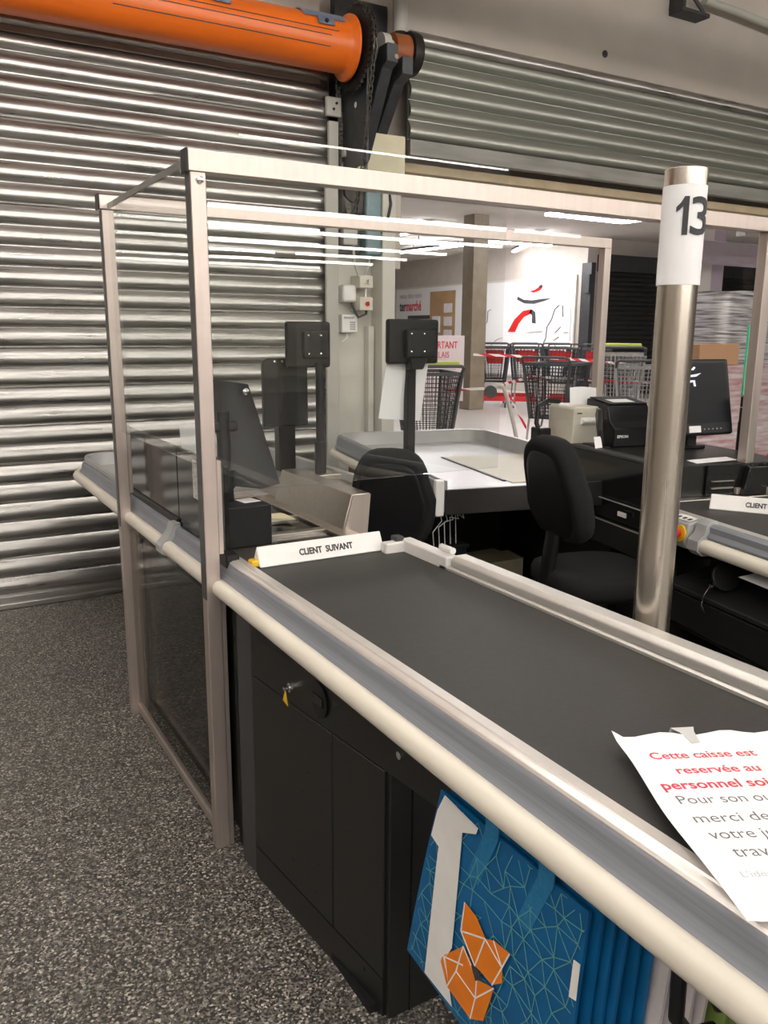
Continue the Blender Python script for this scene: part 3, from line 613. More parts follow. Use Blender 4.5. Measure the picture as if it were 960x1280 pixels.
obj('post_foot', B().box(3.14, 3.29, 3.22, 3.32, .0, .90, bev=.003), black_matt, fr)
obj('bottom_rail', B().box(.722, .742, 2.240, 3.25, .012, .045, bev=.002), alu, fr)
obj('bolt', B().lathe([(.009, 0), (.009, .005), (.003, .008)], (.725, 2.196, 1.935), 10, (0, -1, 0)), chrome, fr)
obj('acrylic_pane', B().box(.760, 1.766, 2.243, 2.248, 1.10, 2.07), acrylic, fr, label='clear acrylic pane under the near beam')
obj('acrylic_pane', B().box(.722, .727, 2.242, 3.25, 1.175, 2.005), acrylic, fr, label='clear acrylic side pane')
obj('acrylic_pane', B().box(.728, .731, 2.26, 3.24, .05, .79), m_acrylic('lower_acrylic', (.90, .90, .89), .35), fr, label='clear acrylic lower side pane')
obj('acrylic_pane', B().box(.745, 1.60, 3.294, 3.298, 1.30, 2.02), acrylic, fr, label='clear acrylic pane under the far beam')
obj('acrylic_pane', B().box(1.80, 3.04, 2.243, 2.247, 1.25, 1.955), m_acrylic('thin_acrylic', (.985, .99, .985), .35), fr, label='clear acrylic pane at the right of the near beam')
# ------------------------------------------------------------------ numbered pole
PX, PY, PR = 1.425, 1.232, .0405
po = thing('number_pole', 'round brushed steel pole with white lane number sleeve behind the front belt', 'pole', (PX, PY, 0))
obj('pole', B().lathe([(PR, .012), (PR, 1.868), (PR-.004, 1.874), (PR-.006, 1.874)], (PX, PY, 0), 64), steel, po, smooth=40)
obj('base_flange', B().lathe([(.075, 0), (.075, .010), (.05, .014)], (PX, PY, 0), 32), steel, po)
obj('collar', B().lathe([(PR+.0022, 1.846), (PR+.0022, 1.878), (PR-.002, 1.880)], (PX, PY, 0), 64), steel, po)
sl = obj('number_sleeve', B().lathe([(PR+.001, 1.652), (PR+.003, 1.652), (PR+.003, 1.8455), (PR+.001, 1.8455)], (PX, PY, 0), 64), paper, po, label='white number sleeve')
tocam = math.atan2(-PY, -PX)
def wrap_digit(b, a0, wid, x0, x1, y0, y1):
    for v in b.bm.verts:
        s_ = (v.co.x-x0)/(x1-x0)*wid; th = tocam+math.radians(a0)+s_/PR; r_ = PR+.0042+v.co.z
        v.co = Vector((PX+r_*math.cos(th), PY+r_*math.sin(th), 1.748+(v.co.y-y0)*.074/(y1-y0)))
    obj('digit', b, dark_ink, sl)
b = B(); b.prism([(.55, 0, 0), (.55, .76, 0), (.3, .66, 0), (0, .60, 0), (0, .73, 0), (.35, .84, 0), (.62, 1, 0), (.62, 1, 0), (1, 1, 0), (1, 0, 0)][0:6]+[(.62, 1, 0), (1, 1, 0), (1, 0, 0)], (0, 0, .0006))
wrap_digit(b, -18, .022, 0, 1, 0, 1)
b = text_b('3', .105, Matrix(), .0006, 1.0, .0012, 'LEFT', 2)
xs = [v.co.x for v in b.bm.verts]; ys = [v.co.y for v in b.bm.verts]
wrap_digit(b, 19, .044, min(xs), max(xs), min(ys), max(ys))
# ------------------------------------------------------------------ bags under the belt end
rk = thing('bag_rack', 'black metal bag rack rods under the front belt', 'rack', (.95, .8, .0))
obj('rod', B().tube([(.83, 1.38, .80), (.83, .20, .80)], .008, 8).tube([(.86, 1.38, .735), (.86, .20, .735)], .007, 8), black_pl, rk)
obj('hook', B().tube([(.80, .60, .80), (.78, .585, .76), (.775, .58, .70), (.80, .575, .665), (.84, .57, .66)], .010, 10).tube([(.80, .56, .80), (.79, .55, .77), (.80, .54, .74), (.86, .53, .72)], .009, 10).cyl((.785, .61, .775), (.785, .575, .775), .016, 14), black_pl, rk)
obj('foot', B().box(1.0, 1.25, .45, .95, 0, .04, bev=.005).box(1.2, 1.24, .5, .54, .04, .80).box(1.2, 1.24, .86, .9, .04, .80), black_matt, rk)
def bag(x, yo, mt, name, label, cat, group, front=False, zt=.725, w=1.0):
    t = thing(name, label, cat, (x, .95+yo, .29), 0, group)
    TL, TR, BL, BR = Vector((x-.0, 1.142+yo, zt)), Vector((x, 1.142-.385*w+yo, zt)), Vector((x-.004, 1.252+yo, .300)), Vector((x+.0, 1.142-.385*w+yo+.03, .245))
    rows = []
    for i in range(11):
        r = []
        for j in range(11):
            a, c = i/10, j/10; p = (TL*(1-c)+TR*c)*(1-a)+(BL*(1-c)+BR*c)*a
            p.x = x-.004*math.sin(PI*min(1, max(0, (.725-p.z)/.43)))+(0 if front else .003*math.sin(c*9+x*300+a*2)*math.sin(a*3)); r.append(p)
        rows.append(r)
    body = obj('bag_body', B().sheet(rows, .006), mt, t, smooth=70)
    return t, rows
t, rows = bag(.800, 0, bag_blue, 'shopping_bag', 'foremost blue shopping bag with big white letter and orange fox mark', 'bag', 'blue shopping bags under the belt', True)
def onbag(y, z, o=.0035): return Vector((.7932-.004*math.sin(PI*min(1, max(0, (.725-z)/.43)))-o, y, z))
def decal(name, pts, mt, o=.0034, par=None):
    return obj(name, B().prism([onbag(y, z, o) for y, z in pts], (-.0008, 0, 0)), mt, par or t, smooth=0)
rnd = random.Random(3); G = {}
def inside(y, z): f = (.725-z)/.43; return .308-.05*max(0, (1.2-y)/.45) < z < .722 and .758+.03*f < y < 1.138+.105*f
for i in range(-1, 16):
    for j in range(-1, 16): G[i, j] = (.74+.036*i+.018*(j % 2)+rnd.uniform(-.012, .012), .22+.036*j+rnd.uniform(-.011, .011))
b = B()
for (i, j), a in G.items():
    for k in ((i+1, j), (i+(j % 2), j+1), (i-1+(j % 2), j+1)):
        if k in G and rnd.random() < .82:
            a_, c_ = Vector(a), Vector(G[k])
            for _ in range(6):
                if not inside(*c_): c_ = a_+(c_-a_)*.7
                if not inside(*a_): a_ = c_+(a_-c_)*.7
            if not (inside(*a_) and inside(*c_)): continue
            n_ = (c_-a_).normalized(); n_ = Vector((-n_.y, n_.x))*.0007
            b.prism([onbag(*(a_+n_), .0014), onbag(*(c_+n_), .0014), onbag(*(c_-n_), .0014), onbag(*(a_-n_), .0014)], (-.0004, 0, 0))
obj('line_pattern', b, bag_line, t, smooth=0, label='pale thin triangle line print')
decal('white_letter', [(1.123, .724), (1.021, .714), (1.026, .700), (1.065, .681), (1.068, .617), (1.084, .43), (1.105, .393), (1.084, .300), (1.178, .304), (1.172, .339), (1.14, .573), (1.135, .612), (1.161, .621), (1.144, .683)], bag_white)
fox = decal('fox_mark', [(1.047, .552), (1.012, .545), (.985, .521), (.962, .534), (.919, .539), (.937, .499), (.935, .47), (.962, .445), (.995, .447), (1.012, .446), (1.056, .487)], bag_orange)
decal('fox_mark', [(1.114, .391), (1.048, .46), (1.018, .438), (1.006, .422), (.957, .442), (.985, .351), (1.024, .323), (1.099, .334), (1.12, .374)], bag_orange)
decal('fox_nose', [(1.022, .44), (1.0, .447), (.991, .434), (1.008, .418)], dark_ink, .0046)
def inkline(a, c, wd=.0028, o=.0042):
    a = Vector(a); c = Vector(c); n = (c-a).normalized(); n = Vector((-n.y, n.x))*wd/2
    return [onbag(*(a+n), o), onbag(*(c+n), o), onbag(*(c-n), o), onbag(*(a-n), o)]
b = B()
for a, c in (((1.056, .487), (.985, .521)), ((1.012, .446), (.985, .521)), ((.985, .521), (.937, .499)), ((.937, .499), (.962, .534)), ((.937, .499), (.919, .539)), ((.937, .499), (.962, .445)), ((1.047, .552), (1.056, .487)), ((1.056, .487), (1.012, .446)), ((1.048, .46), (1.006, .422)), ((1.114, .391), (1.048, .42)), ((1.048, .46), (1.069, .391)), ((1.069, .391), (1.099, .334)), ((1.069, .391), (1.009, .38)), ((1.009, .38), (1.024, .323)), ((1.009, .38), (.957, .442)), ((1.009, .38), (1.006, .422))):
    b.prism(inkline(a, c), (-.0006, 0, 0))
obj('fox_lines', b, bag_white, t, smooth=0)
decal('white_tag', [(.775, .635), (.761, .637), (.764, .572), (.779, .568)], bag_white)
for y in (1.012, .875):
    obj('handle', B().sheet([[Vector((.7925, y-.012-q, z)), Vector((.7925, y-.047-q, z))] for z, q in ((.762, 0), (.72, -.002), (.66, -.028), (.605, -.05))], .003), strap_blue, t, label='blue webbing handle')
obj('handle_loop', B().tube([(.80, .985, .75), (.815, .95, .705), (.82, .91, .70), (.812, .86, .73)], .012, 8, sx=.4), strap_blue, t)
for k in range(1, 6):
    tt, _ = bag(.800+.014*k, -.013*k, bag_blue if k != 3 else bag_blue, 'shopping_bag', 'plain blue shopping bag hanging right behind the fox bag, %s in the stack' % ('second', 'third', 'fourth', 'fifth', 'last')[k-1], 'bag', 'blue shopping bags under the belt', zt=.728-.0)
for k in range(4):
    tt, _ = bag(.884+.013*k, -.088-.013*k, bag_pale, 'shopping_bag', 'pale pinkish white shopping bag behind the blue bags, %s in its stack' % ('first', 'second', 'third', 'last')[k], 'bag', 'pale shopping bags under the belt', zt=.73)
for k in range(5):
    tt, _ = bag(.940+.013*k, -.150-.015*k, bag_green, 'shopping_bag', 'green shopping bag behind the pale bags, %s in its stack' % ('first', 'second', 'third', 'fourth', 'last')[k], 'bag', 'green shopping bags under the belt', zt=.73)

# ================================================================== CHECKOUT 12 (behind), rotated
O12 = (1.94, 2.80, 0); A12 = -math.radians(12); R12 = Matrix.Translation(O12) @ Matrix.Rotation(A12, 4, 'Z')
def W12(b): bmesh.ops.transform(b.bm, matrix=R12, verts=b.bm.verts); return b
c2 = thing('checkout_counter', 'second checkout counter behind the office chairs with big grey bagging tray', 'checkout counter', O12, A12)
def L(name, b, m, parent=c2, label=None, smooth=35): return obj(name, W12(b), m, parent, label, smooth)
def path12(r_, y0=.07):
    p = [(Vector((0, y0)), Vector((-1, 0))), (Vector((0, 1.88-r_)), Vector((-1, 0)))]
    for k in range(1, 9):
        a = PI/2*k/8; d = Vector((-math.cos(a), math.sin(a))); p.append((Vector((r_, 1.88-r_))+d*r_, d))
    for k in range(0, 9):
        a = PI/2*k/8; d = Vector((math.sin(a), math.cos(a))); p.append((Vector((1.03-r_, 1.88-r_))+d*r_, d))
    p.append((Vector((1.03, 1.0)), Vector((1, 0)))); return p
q = path12(.16)
L('bumper_band', B().rings(sweep(q, [(-.01, .85), (.016, .85), (.022, .865), (.012, .88), (.014, .90), (.004, .93), (-.01, .932)])), rubber_grey)
L('bumper_tube', B().rings(sweep(q, [(.030+.026*math.cos(a), .826+.026*math.sin(a)) for a in [2*PI*k/14 for k in range(14)]])), cream, smooth=60)
L('tray_rim', B().rings(sweep(q, [(-.01, .80), (-.01, .936), (-.016, .940), (-.030, .936), (-.034, .86), (-.05, .80)])), lt_grey)
L('bagging_tray', B().box(.03, 1.0, .10, 1.85, .83, .858).prism([(.03, .075, .895), (.03, .30, .858), (.03, .30, .84), (.03, .075, .84)], (.97, 0, 0)), lt_grey)
L('comb_strip', B().box(.46, .475, .40, 1.2, .858, .863), black_pl)
L('tray_mat', B().box(.48, .99, .34, 1.2, .858, .862), mat('cream_tray_mat', (.60, .56, .42), .5, 0, noise=.04))
L('front_panel', B().box(.02, 1.0, .055, .075, .79, .90, bev=.003), mat('dark_steel_panel', (.06, .057, .055), .32, .6, noise=.2, nscale=3, rvar=.1))
L('end_cap', B().box(-.032, .010, .048, .078, .785, .945, bev=.008), white_pl)
L('tray_support', B().box(.08, .95, 1.30, 1.80, 0, .80).box(.90, .98, .12, 1.3, 0, .80).box(.05, .9, .6, 1.3, .66, .80), black_lam)
# belt part with operator-side bumper
L('conveyor_belt', B().box(.72, 1.30, -2.3, -.40, .87, .895, bev=.004), belt_m)
L('belt_bed', B().box(.70, 1.34, -2.3, -.38, .78, .87), black_lam)
L('belt_leg', B().box(.95, 1.3, -2.2, -.5, 0, .78), black_lam)
L('side_trim', B().box(.672, .715, -2.3, -.44, .875, .905, bev=.004), alu_rail)
q2 = [(Vector((.672, -2.3)), Vector((-1, 0))), (Vector((.672, -.80)), Vector((-1, 0)))]
L('bumper_band', B().rings(sweep(q2, [(-.005, .845), (.02, .845), (.03, .86), (.02, .875), (.022, .895), (.008, .905), (-.005, .905)])), rubber_grey)
L('bumper_tube', B().rings(sweep(q2, [(.036+.026*math.cos(a), .826+.026*math.sin(a)) for a in [2*PI*k/14 for k in range(14)]])), cream, smooth=60)
L('bumper_end', B().rings(sweep([(Vector((.672, -.83)), Vector((-1, 0))), (Vector((.672, -.775)), Vector((-1, 0)))], [(-.01, .79), (.045, .79), (.068, .81), (.066, .845), (.04, .87), (.034, .90), (.015, .915), (-.01, .915)])), grey_pl)
L('scanner_shelf', B().box(.83, 1.5, -.42, -.365, .86, .898, bev=.003), steel_h)
es = L('control_box', B().prism([(.615, -.765, .80), (.600, -.765, .83), (.615, -.765, .895), (.665, -.765, .905), (.70, -.765, .90), (.70, -.765, .80)], (0, .22, 0), bev=.008), grey_pl, label='grey control box')
L('emergency_ring', B().lathe([(.031, 0), (.031, .006), (.025, .008)], (.603, -.738, .856), 24, (-1, 0, .1)), yellow, es)
L('emergency_button', B().lathe([(.014, 0), (.014, .012), (.021, .014), (.022, .024), (.013, .030), (.001, .031)], (.597, -.738, .857), 24, (-1, 0, .1)), red, es, label='red emergency stop button')
L('key_label', B().prism([(.622, -.755, .8995), (.622, -.665, .8995), (.660, -.665, .9075), (.660, -.755, .9075)], (0, 0, .001)), white_pl, es)
b = B()
for i in range(3): b.prism([(.630, -.747+i*.028, .9025), (.630, -.733+i*.028, .9025), (.645, -.733+i*.028, .9055), (.645, -.747+i*.028, .9055)], (0, 0, .001))
L('key_marks', b, dark_ink, es)
# till block (fascia, top)
b = B().box(.80, 1.45, -.36, .62, .62, 1.03, bev=.004)
tl = L('till_body', b, black_lam)
L('fascia', B().prism([(.795, -.58, .735), (.795, .30, .735), (.775, .32, 1.028), (.775, -.36, 1.028)], (.02, 0, 0), bev=.002), black_gloss)
L('fascia_lower', B().box(.775, .80, -.34, .31, .62, .728, bev=.002), black_lam)
L('fascia_edge', B().box(.770, .83, -.38, .325, 1.028, 1.04, bev=.002), dark_grey)
L('seam_trim', B().box(.770, .778, -.36, .31, .828, .832).box(.770, .776, -.36, .31, .727, .732), alu_rail)
L('name_plate', B().box(.770, .776, -.16, -.10, .775, .795), white_pl)
L('till_leg', B().box(.95, 1.4, -.3, .55, 0, .62), black_lam)
# things on the second checkout
t = thing('label_printer', 'beige boxy label printer on the second checkout left of the black printer', 'printer', (R12 @ Vector((.86, .46, 1.03))).to_tuple(), A12)
L('housing', B().prism([(.79, .34, 1.03), (.79, .34, 1.20), (.805, .34, 1.212), (.995, .34, 1.212), (1.01, .34, 1.2), (1.01, .34, 1.03)], (0, .24, 0), bev=.006), beige_pl, t)
L('handle', B().box(.835, .925, .318, .345, 1.135, 1.152, bev=.005).box(.83, .93, .33, .345, 1.125, 1.16, bev=.004), white_pl, t)
L('brand_mark', B().box(.81, .835, .3385, .3405, 1.178, 1.184).box(.945, .98, .3385, .3405, 1.12, 1.123), dark_grey, t)
L('paper_roll', curl((.845, .47, 1.21), (.15, 0, 0), (0, .01, .085), 4, lambda a, c: .004*math.sin(c*4)), paper, t, label='white paper sticking up')
t = thing('ticket_printer', 'black ticket printer with white label on the second checkout', 'printer', (R12 @ Vector((1.0, .2, 1.03))).to_tuple(), A12)
L('housing', B().prism([(.93, .20, 1.03), (.93, .20, 1.12), (.925, .24, 1.15), (.925, .27, 1.225), (.925, .45, 1.245), (.925, .45, 1.03)], (.23, 0, 0), bev=.008), black_pl, t)
L('lid', B().prism([(.935, .262, 1.226), (.935, .44, 1.246), (.935, .44, 1.252), (.935, .262, 1.232)], (.21, 0, 0), bev=.002), black_matt, t)
L('top_label', B().prism([(.97, .285, 1.2355), (.97, .36, 1.2435), (.97, .36, 1.2445), (.97, .285, 1.2365)], (.12, 0, 0)), paper, t)
L('lettering', text_b('EPSON', .018, frame_m(Vector((.945, .1985, 1.075)), (1, 0, 0), (0, 0, 1)), .0004, 1.1, .0005), white_pl, t)
t = thing('card_reader', 'black angled card reader wedged between the beige and black printers', 'card reader', (R12 @ Vector((.86, .22, 1.03))).to_tuple(), A12)
L('body', B().prism([(.825, .16, 1.04), (.870, .24, 1.04), (.875, .29, 1.18), (.862, .26, 1.215), (.835, .2, 1.21), (.815, .165, 1.12)], (.018, -.012, 0), bev=.004), black_pl, t)
L('base', B().box(.82, .88, .15, .30, 1.03, 1.045, bev=.003), black_pl, t)
L('slip', curl((.78, .12, 1.042), (.05, .02, 0), (.0, .02, .05), 3, lambda a, c: 0), paper, t)
o = L('cable_loop', B().tube([(.72, .50, 1.04), (.69, .52, 1.12), (.70, .53, 1.20), (.76, .54, 1.228), (.83, .55, 1.222)], .012, 8).box(.68, .75, .47, .56, 1.03, 1.10, bev=.01), black_pl, None); tag(o, 'thick black cable loop behind the beige label printer', 'cable')
t = thing('till_screen', 'black flat till screen with small logo facing the second cashier seat', 'monitor', (R12 @ Vector((1.25, .1, 1.03))).to_tuple(), A12)
SM = Matrix.Translation((1.275, .02, 1.30)) @ Matrix.Rotation(math.radians(8), 4, 'Z') @ Matrix.Rotation(math.radians(-12), 4, 'X')
b = B().box(-.165, .165, 0, .035, -.20, .15, bev=.012, M=SM); L('bezel', b, black_pl, t)
L('screen', B().box(-.142, .142, -.002, .004, -.145, .130, M=SM), screen_m, t)
L('price_sticker', B().box(-.115, -.045, -.003, .002, -.185, -.155, M=SM), paper, t)
b = B()
for k in range(5): b.cyl(SM @ Vector((-.02+k*.026, -.002, -.172)), SM @ Vector((-.02+k*.026, .002, -.172)), .003, 8)
L('buttons', b, grey_pl, t)
b = B().prism([SM @ Vector((x-.080, -.0025, z+.055)) for x, z in ((-.03, .02), (.02, .024), (.062, .03), (.03, .014), (-.02, .012))], SM.to_3x3() @ Vector((0, -.0006, 0)))
b.prism([SM @ Vector((x-.080, -.0025, z+.065)) for x, z in ((.0, .035), (.02, .05), (.03, .045), (.015, .033))], SM.to_3x3() @ Vector((0, -.0006, 0)))
b.prism([SM @ Vector((x-.080, -.0025, z+.045)) for x, z in ((-.03, -.01), (-.012, .008), (.02, .008), (.024, -.02), (.012, -.02), (.008, .0), (-.005, -.002))], SM.to_3x3() @ Vector((0, -.0006, 0)))
L('screen_logo', b, mat('screen_logo_glow', (.5, .5, .6), .4, 0, noise=.02, emit=(.65, .65, .8), estr=1.0), t)
L('stand', B().box(1.20, 1.34, .06, .16, 1.03, 1.045, bev=.004).box(1.25, 1.30, .08, .12, 1.045, 1.2), black_pl, t)
t = thing('scanner_column', 'black round pole mount at right of the till screen', 'pole mount', (R12 @ Vector((1.48, 0, .898))).to_tuple(), A12)
L('column', B().cyl((1.487, -.02, .90), (1.487, -.02, 1.16), .034, 20).cyl((1.487, -.02, 1.16), (1.487, -.02, 1.275), .031, 20).cyl((1.487, -.02, 1.275), (1.487, -.02, 1.28), .024, 20), black_pl, t)
L('collar', B().cyl((1.487, -.02, 1.225), (1.487, -.02, 1.23), .0318, 20), grey_pl, t)
L('rear_bracket', B().box(1.52, 1.56, .0, .03, .90, 1.38, bev=.004), grey_pl, t)
t = thing('scanner_housing', 'black boxy scanner housing under the till screen of the second checkout', 'scanner', (R12 @ Vector((1.1, -.37, .898))).to_tuple(), A12)
L('shell', B().box(1.0, 1.40, -.375, -.364, .90, 1.03, bev=.003).prism([(1.16, -.376, .90), (1.42, -.376, .90), (1.42, -.376, 1.02), (1.19, -.376, 1.02)], (0, -.03, 0), bev=.003), black_gloss, t)
L('slot', B().box(1.02, 1.13, -.385, -.375, .93, .935).box(1.02, 1.13, -.385, -.375, .96, .963), steel_h, t)
o = L('paper_slip', curl((.98, -.33, 1.0315), (.22, .02, 0), (.02, .09, 0), 4, lambda a, c: .004*c), paper, None); tag(o, 'white paper slip under the till screen', 'paper')
o = L('eraser', B().box(1.40, 1.44, -.30, -.26, 1.031, 1.05, bev=.006), mat('pink_rubber', (.7, .1, .15), .5, 0, noise=.05), None); tag(o, 'small pink object at the right below the till screen', 'eraser')
d2_ = thing('lane_divider', 'white triangular next-customer bar on the second checkout belt at right edge', 'lane divider', (R12 @ Vector((1.05, -.62, .895))).to_tuple(), A12)
divider(d2_, Matrix.Translation((R12 @ Vector((1.02, -.70, .8955)))) @ Matrix.Rotation(A12-math.radians(46), 4, 'Z') @ Matrix.Translation((.0, 0, 0)))
# under-belt cash drawer of the second checkout
t = thing('cash_drawer', 'black open-topped drawer unit with round flap under the second belt', 'drawer unit', (R12 @ Vector((.80, -.9, 0))).to_tuple(), A12)
b = B().prism([(.62, -1.35, .655), (.62, -1.35, .635), (.94, -1.35, .700), (.94, -1.35, .720)], (0, .70, 0), bev=.004)
L('top_tray', b, black_matt, t)
L('drawer_front', B().box(.625, .64, -1.34, -.66, .51, .63, bev=.004), black_lam, t)
L('carcass', B().box(.66, .93, -1.34, -.66, .48, .64).box(.63, .94, -.675, -.655, 0, .66).box(.63, .94, -1.35, -1.33, 0, .66).box(.63, .94, -1.34, -.66, .33, .35), black_lam, t)
L('round_hole', B().lathe([(.028, 0), (.028, .002)], (.74, -.735, .681), 24, (-.2, 0, 1)), black_gloss, t)
L('slot_hole', B().prism([(.78, -1.22, .6895), (.78, -1.10, .6895), (.86, -1.10, .7055), (.86, -1.22, .7055)], (0, 0, .0012)), black_gloss, t)
fl = L('round_flap', B().lathe([(.050, 0), (.050, .012), (.044, .016)], (.70, -.87, .72), 28, (-.25, -.9, .35)), black_pl, t)
L('keys', B().lathe([(.010, 0), (.010, .01), (.002, .012)], (.655, -.86, .685), 12, (-.3, -.4, 1)).tube([(.655, -.862, .69), (.64, -.865, .685), (.615, -.87, .655), (.60, -.885, .63), (.602, -.90, .61)], .002, 6), chrome, fl)
L('rear_lip', B().box(.93, .95, -1.35, -.66, .70, .76, bev=.004), black_pl, t)
o = L('paper_sheet', curl((.66, -1.3, .7215+.03), (.25, .0, .03), (-.02, .30, .012), 5, lambda a, c: .02*(1-a)*c), paper, None); tag(o, 'white paper sheets tucked under the second belt above the drawer unit', 'paper')
o = L('white_tag', B().box(.70, .74, -.80, -.75, .351, .40, bev=.003), white_pl, None); tag(o, 'small white pack on the shelf under the drawer unit', 'pack')
# pole display of second checkout
t = thing('customer_display', 'black customer display on a tall pole with white paper taped below it', 'display', (2.062, 3.30, .94))
obj('pole', B().box(2.040, 2.085, 3.28, 3.32, .94, 1.50, bev=.004).cyl((2.062, 3.30, .938), (2.062, 3.30, .955), .04, 18), black_pl, t)
obj('head', B().box(1.918, 2.19, 3.255, 3.29, 1.415, 1.615, bev=.012).box(2.0, 2.16, 3.225, 3.26, 1.44, 1.57, bev=.012), black_pl, t)
b = B()
for x, z in ((2.02, 1.55), (2.09, 1.55), (2.02, 1.47), (2.09, 1.47)): b.lathe([(.005, 0), (.005, .004), (.001, .005)], (x, 3.225, z), 8, (0, -1, 0))
obj('screws', b, chrome, t)
obj('neck', B().prism([(2.02, 3.235, 1.46), (2.13, 3.235, 1.46), (2.095, 3.235, 1.39), (2.03, 3.235, 1.39)], (0, .05, 0), bev=.004), black_pl, t)
pts = [[(1.935, 3.30, 1.415), (2.02, 3.30, 1.415), (2.16, 3.298, 1.41)], [(1.92, 3.31, 1.30), (2.02, 3.315, 1.29), (2.148, 3.31, 1.28)], [(1.905, 3.32, 1.165), (2.0, 3.325, 1.155), (2.135, 3.32, 1.145)]]
obj('taped_paper', B().sheet(pts, .001), paper, t, label='white taped paper')
# cardboard under counter
t = thing('cardboard_box', 'pale cardboard box on the floor under the second bagging tray', 'box', (2.84, 3.62, 0), A12)
obj('carton', B().box(2.62, 2.98, 3.52, 3.80, 0, .30, bev=.004), card_pale, t); obj('flap', B().prism([(2.62, 3.52, .30), (2.98, 3.52, .30), (2.98, 3.66, .315), (2.62, 3.66, .315)], (0, 0, .005)), card_pale, t)
t = thing('cable_tray', 'black cable bin with loose white cables under the second checkout corner', 'cable bin', (2.0, 3.0, 0))
obj('bin', B().box(1.98, 2.16, 2.95, 3.12, .0, .60, bev=.006).box(1.97, 2.17, 2.94, 3.13, .60, .62, bev=.004), black_pl, t)
b = B()
for k in range(5):
    x = 2.0+.03*k; b.tube([(x, 2.98, .62), (x-.02, 2.96, .69+.02*k), (x+.02, 2.95, .74), (x+.03, 2.99, .78)], .0025, 6)
obj('cables', b, white_pl, t)
t = thing('power_bar', 'clear acrylic end panel with green edges at far right', 'screen', (3.53, 2.62, 0), 0)
t.name = 'acrylic_screen'; ROOTM[t.name] = Matrix.Translation((3.53, 2.62, 0))
obj('pane', B().box(3.527, 4.3, 2.60, 2.606, .90, 1.596), acrylic, t)
obj('pane_edge', B().box(3.522, 3.527, 2.598, 2.608, .90, 1.60).box(3.527, 4.3, 2.598, 2.608, 1.596, 1.601), green_edge, t, label='green pane edge')
obj('pane_base', B().box(3.5, 4.3, 2.55, 2.65, 0, .90, bev=.004), black_lam, t)
t = thing('exit_screen', 'bright green lit pane edge right beside the right frame post', 'screen', (3.2, 2.1, 0)); t.name = 'acrylic_screen'; ROOTM[t.name] = Matrix.Translation((3.2, 2.1, 0))
obj('pane_edge', B().box(3.12, 3.135, 2.12, 2.135, .93, 1.22), green_edge, t); obj('pane', B().box(3.135, 3.6, 2.125, 2.13, .93, 1.22), acrylic, t); obj('pane_base', B().box(3.11, 3.62, 2.09, 2.16, 0, .93, bev=.003), alu_rail, t)

# ================================================================== office chairs
def ring_cushion(M, w, h, th, taper=.85, n=28):
    """rounded cushion in local x (width), z (height), y thickness"""
    b = B(); R = []
    for yy, k in ((-.5, .86), (-.46, .94), (-.25, .995), (.1, 1), (.38, .96), (.5, .86)):
        r = []
        for i in range(n):
            a = 2*PI*i/n; ca, sa = math.cos(a), math.sin(a); e = .62
            x = math.copysign(abs(ca)**e, ca)*w/2; z = math.copysign(abs(sa)**e, sa)*h/2
            x *= taper+(1-taper)*(.5-z/h)*1.0 if z > 0 else 1-(1-taper)*.5*(1+z/h*2*-1*-1)*0-.08*(-2*z/h)**2
            r.append(M @ Vector((x*k, yy*th-.09*th*0-.10*(x/w)**2*w*.6, z*k)))
        R.append(r)
    b.rings(R); return b
def office_chair(name, label, seat_c, face, seat_z, back_z, bw, bh, rake, boff=.235):
    x, y = seat_c; rz = face-PI/2     # local +y = facing direction
    t = thing(name, label, 'office chair', (x, y, 0), rz)
    M = Matrix.Translation((x, y, 0)) @ Matrix.Rotation(rz, 4, 'Z')
    # seat
    S = M @ Matrix.Translation((0, 0, seat_z-.04)) @ Matrix.Rotation(PI/2, 4, 'X')
    obj('seat', ring_cushion(S, .46, .44, .085, .95), fabric, t, smooth=60)
    obj('seat_shell', B().box(-.17, .17, -.17, .17, seat_z-.115, seat_z-.075, bev=.02, M=M), black_pl, t)
    K = M @ Matrix.Translation((0, -boff, back_z)) @ Matrix.Rotation(math.radians(rake), 4, 'X')
    obj('backrest', ring_cushion(K, bw, bh, .085, .80), fabric, t, smooth=60)
    K2 = K @ Matrix.Translation((0, -.036, -.01))
    obj('back_shell', ring_cushion(K2, bw*.82, bh*.84, .02, .80), black_pl, t, smooth=60)
    pts = [M @ Vector(p) for p in ((0, -.02, seat_z-.12), (0, -.16, seat_z-.135), (0, -boff-.04, seat_z-.10))]+[K @ Vector((0, -.085, -bh*.62)), K @ Vector((0, -.05, -bh*.40))]
    obj('back_bracket', B().tube(pts, .022, 10, sx=2.0), black_pl, t)
    obj('gas_column', B().cyl(M @ Vector((0, 0, .10)), M @ Vector((0, 0, seat_z-.33)), .026, 18).cyl(M @ Vector((0, 0, seat_z-.34)), M @ Vector((0, 0, seat_z-.11)), .014, 16), chrome, t)
    b = obj('base', B().lathe([(.04, .07), (.045, .12), (.03, .14)], M @ Vector((0, 0, 0)), 18), black_pl, t)
    for k in range(5):
        a = 2*PI*k/5+.3; e = Vector((math.cos(a), math.sin(a), 0))
        lg = obj('leg', B().tube([M @ (e*.03+Vector((0, 0, .105))), M @ (e*.28+Vector((0, 0, .075)))], [.02, .014], 10), black_pl, t)
        obj('caster', B().cyl(M @ (e*.275+Vector((-e.y*.018, e.x*.018, .026))), M @ (e*.275+Vector((e.y*.018, -e.x*.018, .026))), .026, 16), black_pl, lg)
    return t
office_chair('office_chair', 'black fabric office chair behind the white next-customer bar, only its backrest showing', (1.74, 2.86), math.radians(52), .62, .93, .345, .40, 8)
office_chair('office_chair', 'black fabric office chair with visible seat left of the steel number pole', (2.27, 2.26), math.radians(-14), .68, .985, .43, .41, 14, .175)

